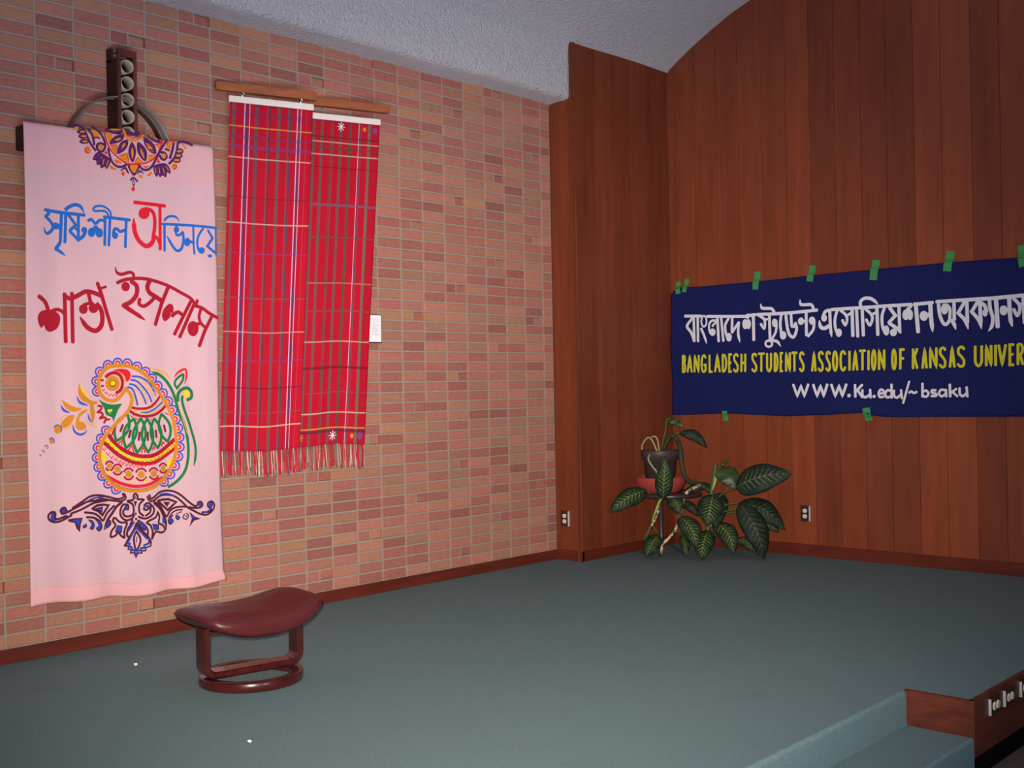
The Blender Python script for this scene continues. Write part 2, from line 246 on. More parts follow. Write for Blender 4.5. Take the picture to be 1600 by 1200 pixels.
ART_BIRD=[('s','bluepaint',92,0,(4320,13110,4240,13100,4080,13140,3980,13260,3990,13410,4110,13530,4180,13560)),
('s','red',86,0,(4280,13230,4190,13240,4140,13300,4150,13380,4210,13440)),
('s','bluepaint',92,0,(4180,13610,4100,13630,3980,13740,3950,13880,4030,14010,4180,14070,4270,14070)),
('s','red',86,0,(4190,13730,4120,13780,4110,13860,4150,13920,4230,13950)),
('s','bluepaint',92,0,(4290,14110,4220,14160,4150,14310,4190,14450,4320,14540,4490,14530,4560,14500)),
('s','red',86,0,(4350,14220,4310,14290,4320,14360,4390,14410,4480,14400)),
('s','bluepaint',92,0,(4610,14540,4590,14620,4620,14770,4730,14880,4890,14890,5030,14790,5070,14730)),
('s','red',86,0,(4730,14600,4730,14680,4790,14740,4880,14740,4950,14690)),
('s','bluepaint',92,0,(5110,14730,5120,14820,5210,14960,5360,15010,5510,14970,5610,14830,5620,14750)),
('s','red',86,0,(5250,14750,5280,14830,5360,14860,5450,14830,5490,14760)),
('s','bluepaint',92,0,(5650,14750,5670,14830,5790,14950,5950,14980,6090,14900,6160,14750,6150,14670)),
('s','red',86,0,(5780,14740,5840,14810,5920,14820,6000,14780,6020,14700)),
('s','bluepaint',92,0,(6190,14660,6240,14730,6390,14810,6560,14790,6670,14680,6680,14520,6650,14440)),
('s','red',86,0,(6310,14610,6390,14660,6480,14650,6530,14590,6530,14510)),
('s','bluepaint',92,0,(6670,14430,6730,14490,6900,14540,7060,14500,7150,14370,7120,14200,7080,14130)),
('s','red',86,0,(6780,14360,6860,14400,6950,14370,7000,14300,6980,14220)),
('s','bluepaint',92,0,(7090,14110,7170,14160,7350,14180,7500,14110,7550,13960,7500,13800,7430,13740)),
('s','red',86,0,(7190,14020,7280,14040,7360,14000,7390,13920,7350,13850)),
('s','bluepaint',92,0,(7440,13740,7520,13780,7700,13790,7840,13700,7890,13550,7820,13400,7750,13340)),
('s','red',86,0,(7530,13640,7620,13650,7700,13610,7720,13530,7680,13450)),
('s','bluepaint',92,0,(7760,13340,7840,13380,8020,13380,8160,13290,8200,13140,8130,12990,8060,12930)),
('s','red',86,0,(7850,13240,7940,13250,8010,13200,8040,13120,7990,13040)),
('s','bluepaint',92,0,(8070,12920,8150,12950,8340,12940,8470,12830,8490,12680,8400,12530,8320,12490)),
('s','red',86,0,(8140,12810,8240,12810,8310,12760,8320,12670,8260,12600)),
('s','bluepaint',92,0,(8320,12480,8410,12500,8600,12470,8720,12350,8730,12200,8620,12060,8540,12020)),
('s','red',86,0,(8390,12360,8490,12350,8550,12290,8550,12210,8490,12140)),
('s','bluepaint',92,0,(8540,12000,8640,12010,8820,11960,8920,11820,8890,11670,8760,11550,8670,11520)),
('s','red',86,0,(8590,11880,8680,11860,8740,11790,8730,11700,8650,11650)),
('s','bluepaint',92,0,(8680,11510,8770,11510,8950,11440,9030,11300,8990,11150,8850,11040,8760,11020)),
('s','red',86,0,(8710,11380,8800,11360,8850,11280,8830,11200,8750,11150)),
('s','bluepaint',92,0,(8760,11010,8850,11000,9020,10920,9100,10770,9050,10630,8890,10530,8800,10520)),
('s','red',86,0,(8780,10880,8870,10850,8910,10770,8880,10690,8800,10650)),
('s','bluepaint',92,0,(8800,10500,8890,10480,9050,10380,9100,10220,9020,10080,8850,10010,8760,10010)),
('s','red',86,0,(8800,10370,8880,10320,8910,10240,8870,10170,8780,10140)),
('s','bluepaint',92,0,(8760,9990,8840,9960,8980,9830,9000,9680,8910,9550,8730,9500,8630,9520)),
('s','red',86,0,(8740,9860,8810,9810,8820,9720,8770,9650,8680,9640)),
('s','bluepaint',92,0,(8630,9500,8710,9450,8820,9310,8810,9150,8690,9040,8510,9030,8420,9050)),
('s','red',86,0,(8580,9380,8640,9310,8640,9220,8580,9170,8480,9160)),
('s','bluepaint',92,0,(8400,9030,8470,8970,8550,8820,8510,8670,8370,8580,8190,8600,8100,8640)),
('s','red',86,0,(8340,8920,8380,8850,8360,8770,8290,8720,8190,8740)),
('s','bluepaint',92,0,(8090,8620,8140,8550,8180,8390,8110,8250,7950,8200,7770,8250,7700,8300)),
('s','red',86,0,(7990,8530,8020,8450,7980,8370,7900,8340,7810,8380)),
('s','bluepaint',92,0,(5380,8150,5330,8090,5170,8030,5020,8060,4920,8190,4920,8350,4960,8420)),
('s','red',86,0,(5270,8210,5190,8170,5110,8190,5060,8260,5060,8340)),
('s','bluepaint',92,0,(4940,8440,4870,8400,4700,8370,4560,8440,4500,8580,4540,8730,4590,8790)),
('s','red',86,0,(4840,8520,4760,8510,4680,8540,4650,8620,4670,8690)),
('s','bluepaint',92,0,(4580,8810,4500,8790,4330,8800,4210,8890,4180,9040,4260,9180,4320,9220)),
('s','red',86,0,(4500,8920,4410,8910,4350,8960,4330,9040,4380,9110)),
('s','bluepaint',92,0,(4310,9250,4220,9250,4060,9300,3970,9430,3990,9570,4110,9680,4180,9710)),
('s','red',86,0,(4260,9370,4180,9390,4130,9460,4140,9540,4200,9590)),
('s','bluepaint',92,0,(4180,9730,4100,9740,3950,9820,3890,9960,3940,10100,4080,10180,4160,10190)),
('s','red',86,0,(4160,9850,4090,9890,4050,9960,4080,10030,4150,10070)),
('s','bluepaint',92,0,(4160,10220,4080,10250,3970,10370,3950,10520,4040,10640,4200,10680,4280,10670)),
('s','red',86,0,(4180,10340,4120,10400,4110,10480,4160,10540,4240,10550)),
('s','bluepaint',92,0,(4290,10690,4220,10740,4140,10880,4160,11030,4280,11120,4450,11120,4530,11090)),
('s','red',86,0,(4340,10800,4290,10870,4300,10950,4370,11000,4450,10990)),
('s','bluepaint',92,0,(4540,11110,4480,11170,4420,11320,4470,11460,4610,11530,4780,11510,4850,11460)),
('s','red',86,0,(4610,11210,4580,11280,4600,11360,4680,11400,4760,11380)),
('f','red',0,0,(5110,14380,5430,14470,5890,14430,6070,14210,6030,13950,5830,13800,5710,14120,5430,14320)),
('s','gold2',89,0,(5040,14330,5390,14280,5710,14050,5750,13750)),
('s','maroon',171,0,(4700,14060,4890,14200,5180,14270,5460,14150,5600,13880,5590,13590,5480,13360,5260,13230)),
('f','gold',0,0,(5460,13720,5380,13490,5170,13350,4930,13350,4740,13500,4670,13730,4750,13960,4950,14100,5190,14100,5390,13950)),
('f','brown',0,0,(5260,13720,5220,13620,5130,13550,5020,13560,4930,13620,4890,13730,4930,13830,5020,13890,5140,13890,5230,13830)),
('f','yellow',0,0,(5220,13730,5190,13650,5120,13610,5030,13610,4960,13650,4940,13730,4970,13810,5040,13860,5120,13860,5190,13810)),
('f','maroon',0,0,(4590,13890,4580,13860,4530,13830,4470,13830,4430,13860,4410,13900,4430,13930,4480,13960,4530,13960,4580,13930)),
('f','maroon',0,0,(4600,13600,4580,13560,4530,13540,4480,13540,4430,13560,4420,13600,4440,13640,4480,13660,4540,13660,4580,13640)),
('l','red',48,0,(4490,13450,4560,13330,4640,13440)),
('l','red',48,0,(4620,13300,4700,13180,4780,13290)),
('l','red',48,0,(4800,13200,4870,13080,4950,13190)),
('l','red',48,0,(4990,13160,5060,13050,5140,13160)),
('l','red',48,0,(5180,13150,5260,13030,5340,13150)),
('f','green',0,0,(4290,12920,4480,12810,4790,12680,5180,12630,5540,12660,5350,12360,5170,11970,5070,11750,4990,11980,4680,12120,4580,12450)),
('g','yellow',0,0,(4750,12380,5030,12410,5000,12240,4890,12160,4800,12250)),
('s','maroon',116,0,(4240,12590,4430,12550,4390,12380,4230,12270,4420,12240,4500,12110,4340,11950,4570,11990,4670,11920,4560,11700)),
('s','maroon',103,0,(4570,11720,4670,11860,4880,11880)),
('s','bluepaint',110,0,(6160,14080,6570,14040,7010,13800,7300,13460,7480,13050)),
('s','bluepaint',103,0,(6080,13900,6420,13810,6780,13470,7070,13090,7230,12720)),
('s','bluepaint',103,0,(6000,13680,6310,13590,6600,13270,6770,12960,6900,12620)),
('s','bluepaint',110,0,(5890,13520,6130,13430,6300,13070,6420,12570)),
('s','gold2',48,0,(6500,13910,7000,13470,7370,12920)),
('s','gold2',48,0,(6280,13740,6710,13370,7030,12760)),
('s','gold2',48,0,(6270,13440,6520,13140,6660,12660)),
('s','gold2',48,0,(6160,13280,6240,12940,6250,12570)),
('s','gold2',48,0,(6650,13940,7230,13390,7520,12980)),
('l','gold2',34,0,(6790,13670,7080,13770)),
('l','gold2',34,0,(6930,13400,7340,13460)),
('l','gold2',34,0,(7070,13160,7450,13190)),
('l','gold2',34,0,(6490,13270,6780,13370)),
('l','gold2',34,0,(6590,13000,6920,13030)),
('l','gold2',34,0,(6620,12730,6950,12790)),
('s','maroon',137,0,(6030,12480,6470,12380,7060,12420,7470,12680,7760,13010)),
('s','gold2',68,0,(6180,12320,6610,12250,7210,12380,7890,12770)),
('s','bluepaint',89,2,(6520,12190,6980,12180,7470,12370,7920,12700)),
('s','gold2',68,0,(6610,12080,7130,12110,7650,12300,8000,12560)),
('s','maroon',151,0,(5960,12310,6240,12110,6750,11970,7350,12020,7800,12230,8070,12480)),
('l','red',48,0,(5990,12060,6100,11940,6210,12060)),
('l','red',48,0,(6280,11940,6380,11800,6500,11900)),
('l','red',48,0,(7140,11870,7230,11700,7340,11870)),
('l','red',62,0,(8060,12120,8250,12010)),
('s','green',151,0,(5850,12120,5430,11880,5190,11580,5120,11150,5210,10750)),
('s','green',151,0,(5850,12120,5950,11670,5880,11290,5590,10950,5210,10750)),
('s','maroon2',123,0,(5590,11570,5440,11240)),
('s','green',151,0,(6200,11870,5840,11560,5640,11210,5620,10760,5740,10360)),
('s','green',151,0,(6200,11870,6340,11420,6300,11020,6070,10630,5740,10360)),
('s','maroon2',123,0,(6020,11270,5910,10900)),
('s','green',151,0,(6600,11860,6280,11450,6130,11030,6170,10520,6350,10090)),
('s','green',151,0,(6600,11860,6800,11380,6820,10920,6640,10440,6350,10090)),
('s','maroon2',123,0,(6500,11150,6440,10730)),
('s','green',151,0,(6940,11850,6700,11400,6620,10960,6740,10460,6970,10060)),
('s','green',151,0,(6940,11850,7190,11400,7290,10950,7190,10450,6970,10060)),
('s','maroon2',123,0,(6950,11130,6960,10700)),
('s','green',151,0,(7380,11830,7180,11420,7140,11020,7300,10590,7570,10260)),
('s','green',151,0,(7380,11830,7680,11460,7810,11070,7760,10620,7570,10260)),
('s','maroon2',123,0,(7460,11210,7500,10830)),
('s','green',151,0,(7840,12060,7670,11640,7680,11260,7880,10860,8180,10570)),
('s','green',151,0,(7840,12060,8170,11730,8340,11370,8340,10940,8180,10570)),
('s','maroon2',123,0,(7980,11460,8060,11110)),
('l','red',89,0,(5320,10610,5530,10770,5490,10540)),
('l','red',89,0,(5880,10250,6050,10480,6170,10100)),
('l','red',89,0,(6570,10080,6680,10340,6790,10070)),
('l','red',89,0,(7200,10180,7310,10380,7350,10210)),
('l','red',89,0,(7800,10350,7880,10550,7990,10480)),
('s','maroon',89,0,(4970,11060,5050,11250,5160,11380)),
('s','maroon',212,0,(4800,11070,5140,10620,5600,10270,6130,10000,6710,9870,7300,9900,7870,10140,8570,10670)),
('s','yellow',178,0,(4650,10840,5140,10390,5560,10040,6130,9770,6780,9660,7380,9700,7980,9970,8580,10400)),
('s','maroon',199,0,(4560,10680,5130,10160,5550,9870,6120,9600,6780,9480,7370,9530,7980,9800,8600,10210)),
('l','red',48,0,(4450,10420,4540,10270,4630,10410)),
('l','red',48,0,(4650,10180,4730,10020,4830,10170)),
('l','red',48,0,(4850,10010,4930,9860,5030,10000)),
('l','red',48,0,(5050,9880,5140,9720,5230,9870)),
('l','red',48,0,(5250,9760,5340,9610,5430,9750)),
('l','red',48,0,(5450,9670,5540,9510,5640,9650)),
('l','red',48,0,(5660,9590,5750,9430,5850,9580)),
('l','red',48,0,(5870,9530,5960,9370,6050,9520)),
('l','red',48,0,(6070,9490,6160,9330,6260,9480)),
('l','red',48,0,(6280,9470,6370,9310,6470,9450)),
('l','red',48,0,(6490,9470,6590,9310,6680,9450)),
('l','red',48,0,(6710,9480,6800,9320,6900,9470)),
('l','red',48,0,(6920,9520,7010,9360,7110,9510)),
('l','red',48,0,(7140,9580,7230,9420,7330,9570)),
('l','red',48,0,(7350,9660,7450,9500,7550,9650)),
('l','red',48,0,(7570,9760,7670,9600,7770,9750)),
('l','red',48,0,(7790,9880,7890,9720,7990,9870)),
('l','red',48,0,(8010,10020,8110,9860,8210,10010)),
('l','red',48,0,(8240,10190,8330,10030,8440,10180)),
('l','red',48,0,(8470,10450,8560,10290,8660,10440)),
('l','brown',31,0,(4750,10670,4850,10580)),
('l','brown',31,0,(4980,10440,5070,10340)),
('l','brown',31,0,(5200,10240,5300,10150)),
('l','brown',31,0,(5430,10070,5530,9980)),
('l','brown',31,0,(5670,9930,5760,9840)),
('l','brown',31,0,(5900,9810,6000,9720)),
('l','brown',31,0,(6130,9730,6230,9630)),
('l','brown',31,0,(6370,9670,6470,9580)),
('l','brown',31,0,(6610,9650,6710,9550)),
('l','brown',31,0,(6850,9650,6950,9560)),
('l','brown',31,0,(7100,9690,7200,9590)),
('l','brown',31,0,(7340,9760,7440,9660)),
('l','brown',31,0,(7590,9850,7690,9760)),
('l','brown',31,0,(7840,9980,7940,9880)),
('l','brown',31,0,(8090,10130,8200,10040)),
('l','brown',31,0,(8340,10330,8450,10240)),
('g','yellow',0,0,(4430,10300,4720,9940,4470,9610,4410,9910)),
('g','yellow',0,0,(8150,9550,8510,9730,8390,9260,8190,9030)),
('f','gold',0,0,(4950,9480,4920,9400,4840,9350,4750,9360,4680,9410,4650,9500,4680,9580,4760,9630,4850,9620,4920,9570)),
('s','maroon',103,0,(5010,9390,4930,9290,4810,9260,4690,9290,4610,9380)),
('s','maroon',103,0,(4600,9590,4670,9680,4790,9720,4910,9690,5000,9600)),
('f','gold',0,0,(5410,9270,5370,9170,5290,9120,5180,9130,5100,9190,5070,9290,5100,9380,5190,9440,5290,9430,5380,9370)),
('s','maroon',103,0,(5480,9160,5390,9050,5250,9010,5110,9050,5010,9160)),
('s','maroon',103,0,(5000,9400,5090,9500,5220,9540,5360,9510,5460,9400)),
('f','gold',0,0,(6040,8990,6000,8890,5900,8830,5790,8840,5700,8910,5670,9020,5700,9120,5800,9180,5910,9170,6000,9100)),
('s','maroon',103,0,(6110,8880,6010,8760,5870,8720,5710,8760,5600,8880)),
('s','maroon',103,0,(5590,9130,5690,9250,5840,9290,5990,9250,6100,9140)),
('f','gold',0,0,(6750,8910,6710,8800,6600,8740,6480,8750,6380,8820,6340,8940,6390,9050,6490,9110,6610,9100,6710,9020)),
('s','maroon',103,0,(6830,8780,6720,8660,6560,8610,6400,8660,6280,8780)),
('s','maroon',103,0,(6260,9060,6370,9190,6530,9230,6690,9190,6820,9060)),
('f','gold',0,0,(7460,8910,7420,8810,7320,8750,7200,8760,7110,8830,7070,8940,7110,9040,7210,9100,7330,9090,7420,9020)),
('s','maroon',103,0,(7540,8790,7430,8670,7280,8630,7130,8680,7010,8790)),
('s','maroon',103,0,(7000,9060,7100,9170,7250,9220,7410,9170,7520,9060)),
('f','gold',0,0,(8040,9160,8000,9070,7920,9020,7820,9030,7740,9090,7710,9180,7740,9270,7820,9320,7930,9310,8010,9250)),
('s','maroon',103,0,(8100,9060,8010,8960,7880,8930,7750,8960,7660,9060)),
('s','maroon',103,0,(7640,9280,7730,9380,7860,9420,7990,9380,8090,9280)),
('g','yellow',0,0,(4650,9120,4800,9280,4940,9100)),
('f','brown',0,0,(4820,9160,4810,9150,4800,9140,4790,9140,4780,9150,4770,9160,4780,9180,4790,9180,4800,9180,4820,9170)),
('g','yellow',0,0,(5240,8820,5390,8970,5540,8800)),
('f','brown',0,0,(5410,8850,5410,8840,5400,8830,5380,8830,5370,8840,5360,8860,5370,8870,5380,8880,5400,8880,5410,8870)),
('g','yellow',0,0,(5910,8570,6070,8720,6220,8550)),
('f','brown',0,0,(6090,8600,6090,8590,6070,8580,6060,8580,6050,8590,6040,8610,6050,8620,6060,8630,6070,8630,6090,8620)),
('g','yellow',0,0,(6680,8580,6840,8730,6990,8550)),
('f','brown',0,0,(6860,8610,6850,8600,6840,8590,6830,8590,6810,8600,6810,8620,6810,8630,6830,8640,6840,8640,6850,8630)),
('s','red',171,3,(4670,9040,5030,8750,5530,8500,6240,8330,6900,8360,7390,8540,7810,8730)),
('s','gold',185,0,(5770,13430,5620,13220,5360,12940,5040,12830,4690,12910,4440,13140,4300,13500,4330,13900,4510,14270,4830,14550,5330,14640,5930,14610,6360,14460,6650,14290,7020,14020,7380,13610,7740,13150,8040,12730,8300,12250,8500,11760,8560,11380,8650,10820,8660,10200,8510,9560,8270,9060,7960,8670,7500,8330,6900,8120,6240,8090,5590,8210,5100,8450,4700,8840,4450,9220,4310,9650,4280,10180,4410,10660,4660,11070,4940,11390,5270,11690,5630,12010,5960,12400,6100,12810,6030,13150,5770,13430)),
('s','brown',24,0,(4440,9640,4520,9250,4790,8800,5170,8510,5660,8300,6240,8190,6830,8210,7390,8410,7840,8710,8190,9130)),
('s','gold2',103,3,(7160,14530,7580,14410,8070,14220,8390,13890)),
('s','green',164,2,(7240,14310,7690,14170,8100,13860,8430,13380,8650,12820,8790,12270,9050,11670,9240,11040,9340,10340,9320,9650,9160,9030,8870,8600,8480,8290,8140,8140)),
('s','green',178,0,(8800,12750,8810,13090,9010,13330,9360,13430,9610,13220,9610,12910,9350,12770)),
('s','green',151,1,(9080,13020,9040,12740,9180,12190,9400,11620,9590,11030,9770,10390,9800,9790,9670,9170)),
('f','yellow',0,0,(9510,13120,9470,13000,9370,12940,9250,12940,9160,13010,9120,13120,9160,13230,9260,13300,9380,13300,9480,13230)),
('s','gold2',48,0,(8880,12890,9010,13130,9160,13190)),
('s','green',130,0,(8780,13410,8630,13650,8750,13920,9140,14160,9100,13850,8900,13580,8740,13390)),
('s','red',123,3,(8600,13990,8840,14270,9270,14440,9340,14060,9210,13660)),
('s','gold2',41,0,(8870,12330,9090,11640,9310,10930)),
('f','gold',0,0,(3220,13750,3300,13450,3590,13060,3900,12860,4190,12820,4190,12690,4000,12630,4060,12210,3940,11720,3830,11950,3790,12410,3760,12690,3420,12840,3160,13200)),
('s','yellow',116,3,(3280,13710,3430,13320,3800,13030)),
('s','bluepaint',137,3,(3090,13100,3250,12780,3690,12620)),
('f','gold',0,0,(2350,12940,2610,12760,2980,12560,3330,12470,2970,12320,2580,12480,2400,12770)),
('s','bluepaint',130,3,(2300,12690,2440,12420,2740,12280)),
('f','gold',0,0,(3650,12400,3410,12390,3140,12170,3010,11820,3020,11530,3190,11400,3430,11420,3550,11540,3430,11770,3200,11830,3240,12070,3510,12270)),
('s','bluepaint',116,3,(2860,11700,2950,11340,3220,11170,3490,11250,3580,11410)),
('s','bluepaint',103,3,(3660,12220,3740,11920,3880,11760)),
('s','gold2',82,2,(3500,11960,3700,11700,4150,11520)),
('f','gold',0,0,(2260,11660,2370,11880,2640,12120,2940,12160,2860,11860,2590,11580,2290,11530)),
('s','orange',123,3,(2500,11780,2770,12020)),
('s','gold2',62,0,(2200,11720,2340,12070,2640,12170)),
('s','gold2',62,0,(2330,11500,2620,11480,2900,11760)),
('f','gold',0,0,(2280,11470,2240,11350,2150,11280,2040,11280,1950,11360,1920,11480,1950,11600,2040,11670,2160,11660,2240,11590)),
('s','bluepaint',62,0,(1920,11590,2020,11680,2150,11680,2260,11600,2300,11470,2270,11340)),
('f','gold',0,0,(1890,10910,1870,10840,1810,10790,1740,10790,1680,10850,1660,10920,1680,11000,1740,11040,1820,11040,1870,10990)),
('s','bluepaint',62,0,(1660,11000,1730,11050,1810,11050,1880,11000,1910,10920,1890,10830)),
('f','gold2',0,0,(1560,10610,1550,10560,1500,10530,1450,10530,1410,10570,1400,10620,1410,10680,1460,10710,1510,10710,1550,10670)),
('s','bluepaint',41,0,(1400,10670,1450,10710,1510,10710,1560,10680,1580,10620,1560,10550)),
('f','gold2',0,0,(1380,10400,1370,10360,1330,10340,1290,10340,1260,10370,1250,10410,1260,10450,1300,10480,1340,10470,1370,10450)),
('s','bluepaint',41,0,(1250,10450,1290,10480,1340,10480,1370,10450,1390,10400,1380,10360)),
('f','gold2',0,0,(1210,10220,1200,10200,1180,10180,1160,10190,1140,10200,1130,10230,1140,10250,1160,10270,1180,10270,1200,10250)),
('s','bluepaint',41,0,(1130,10250,1150,10270,1180,10270,1200,10250,1210,10230,1200,10200)),
]
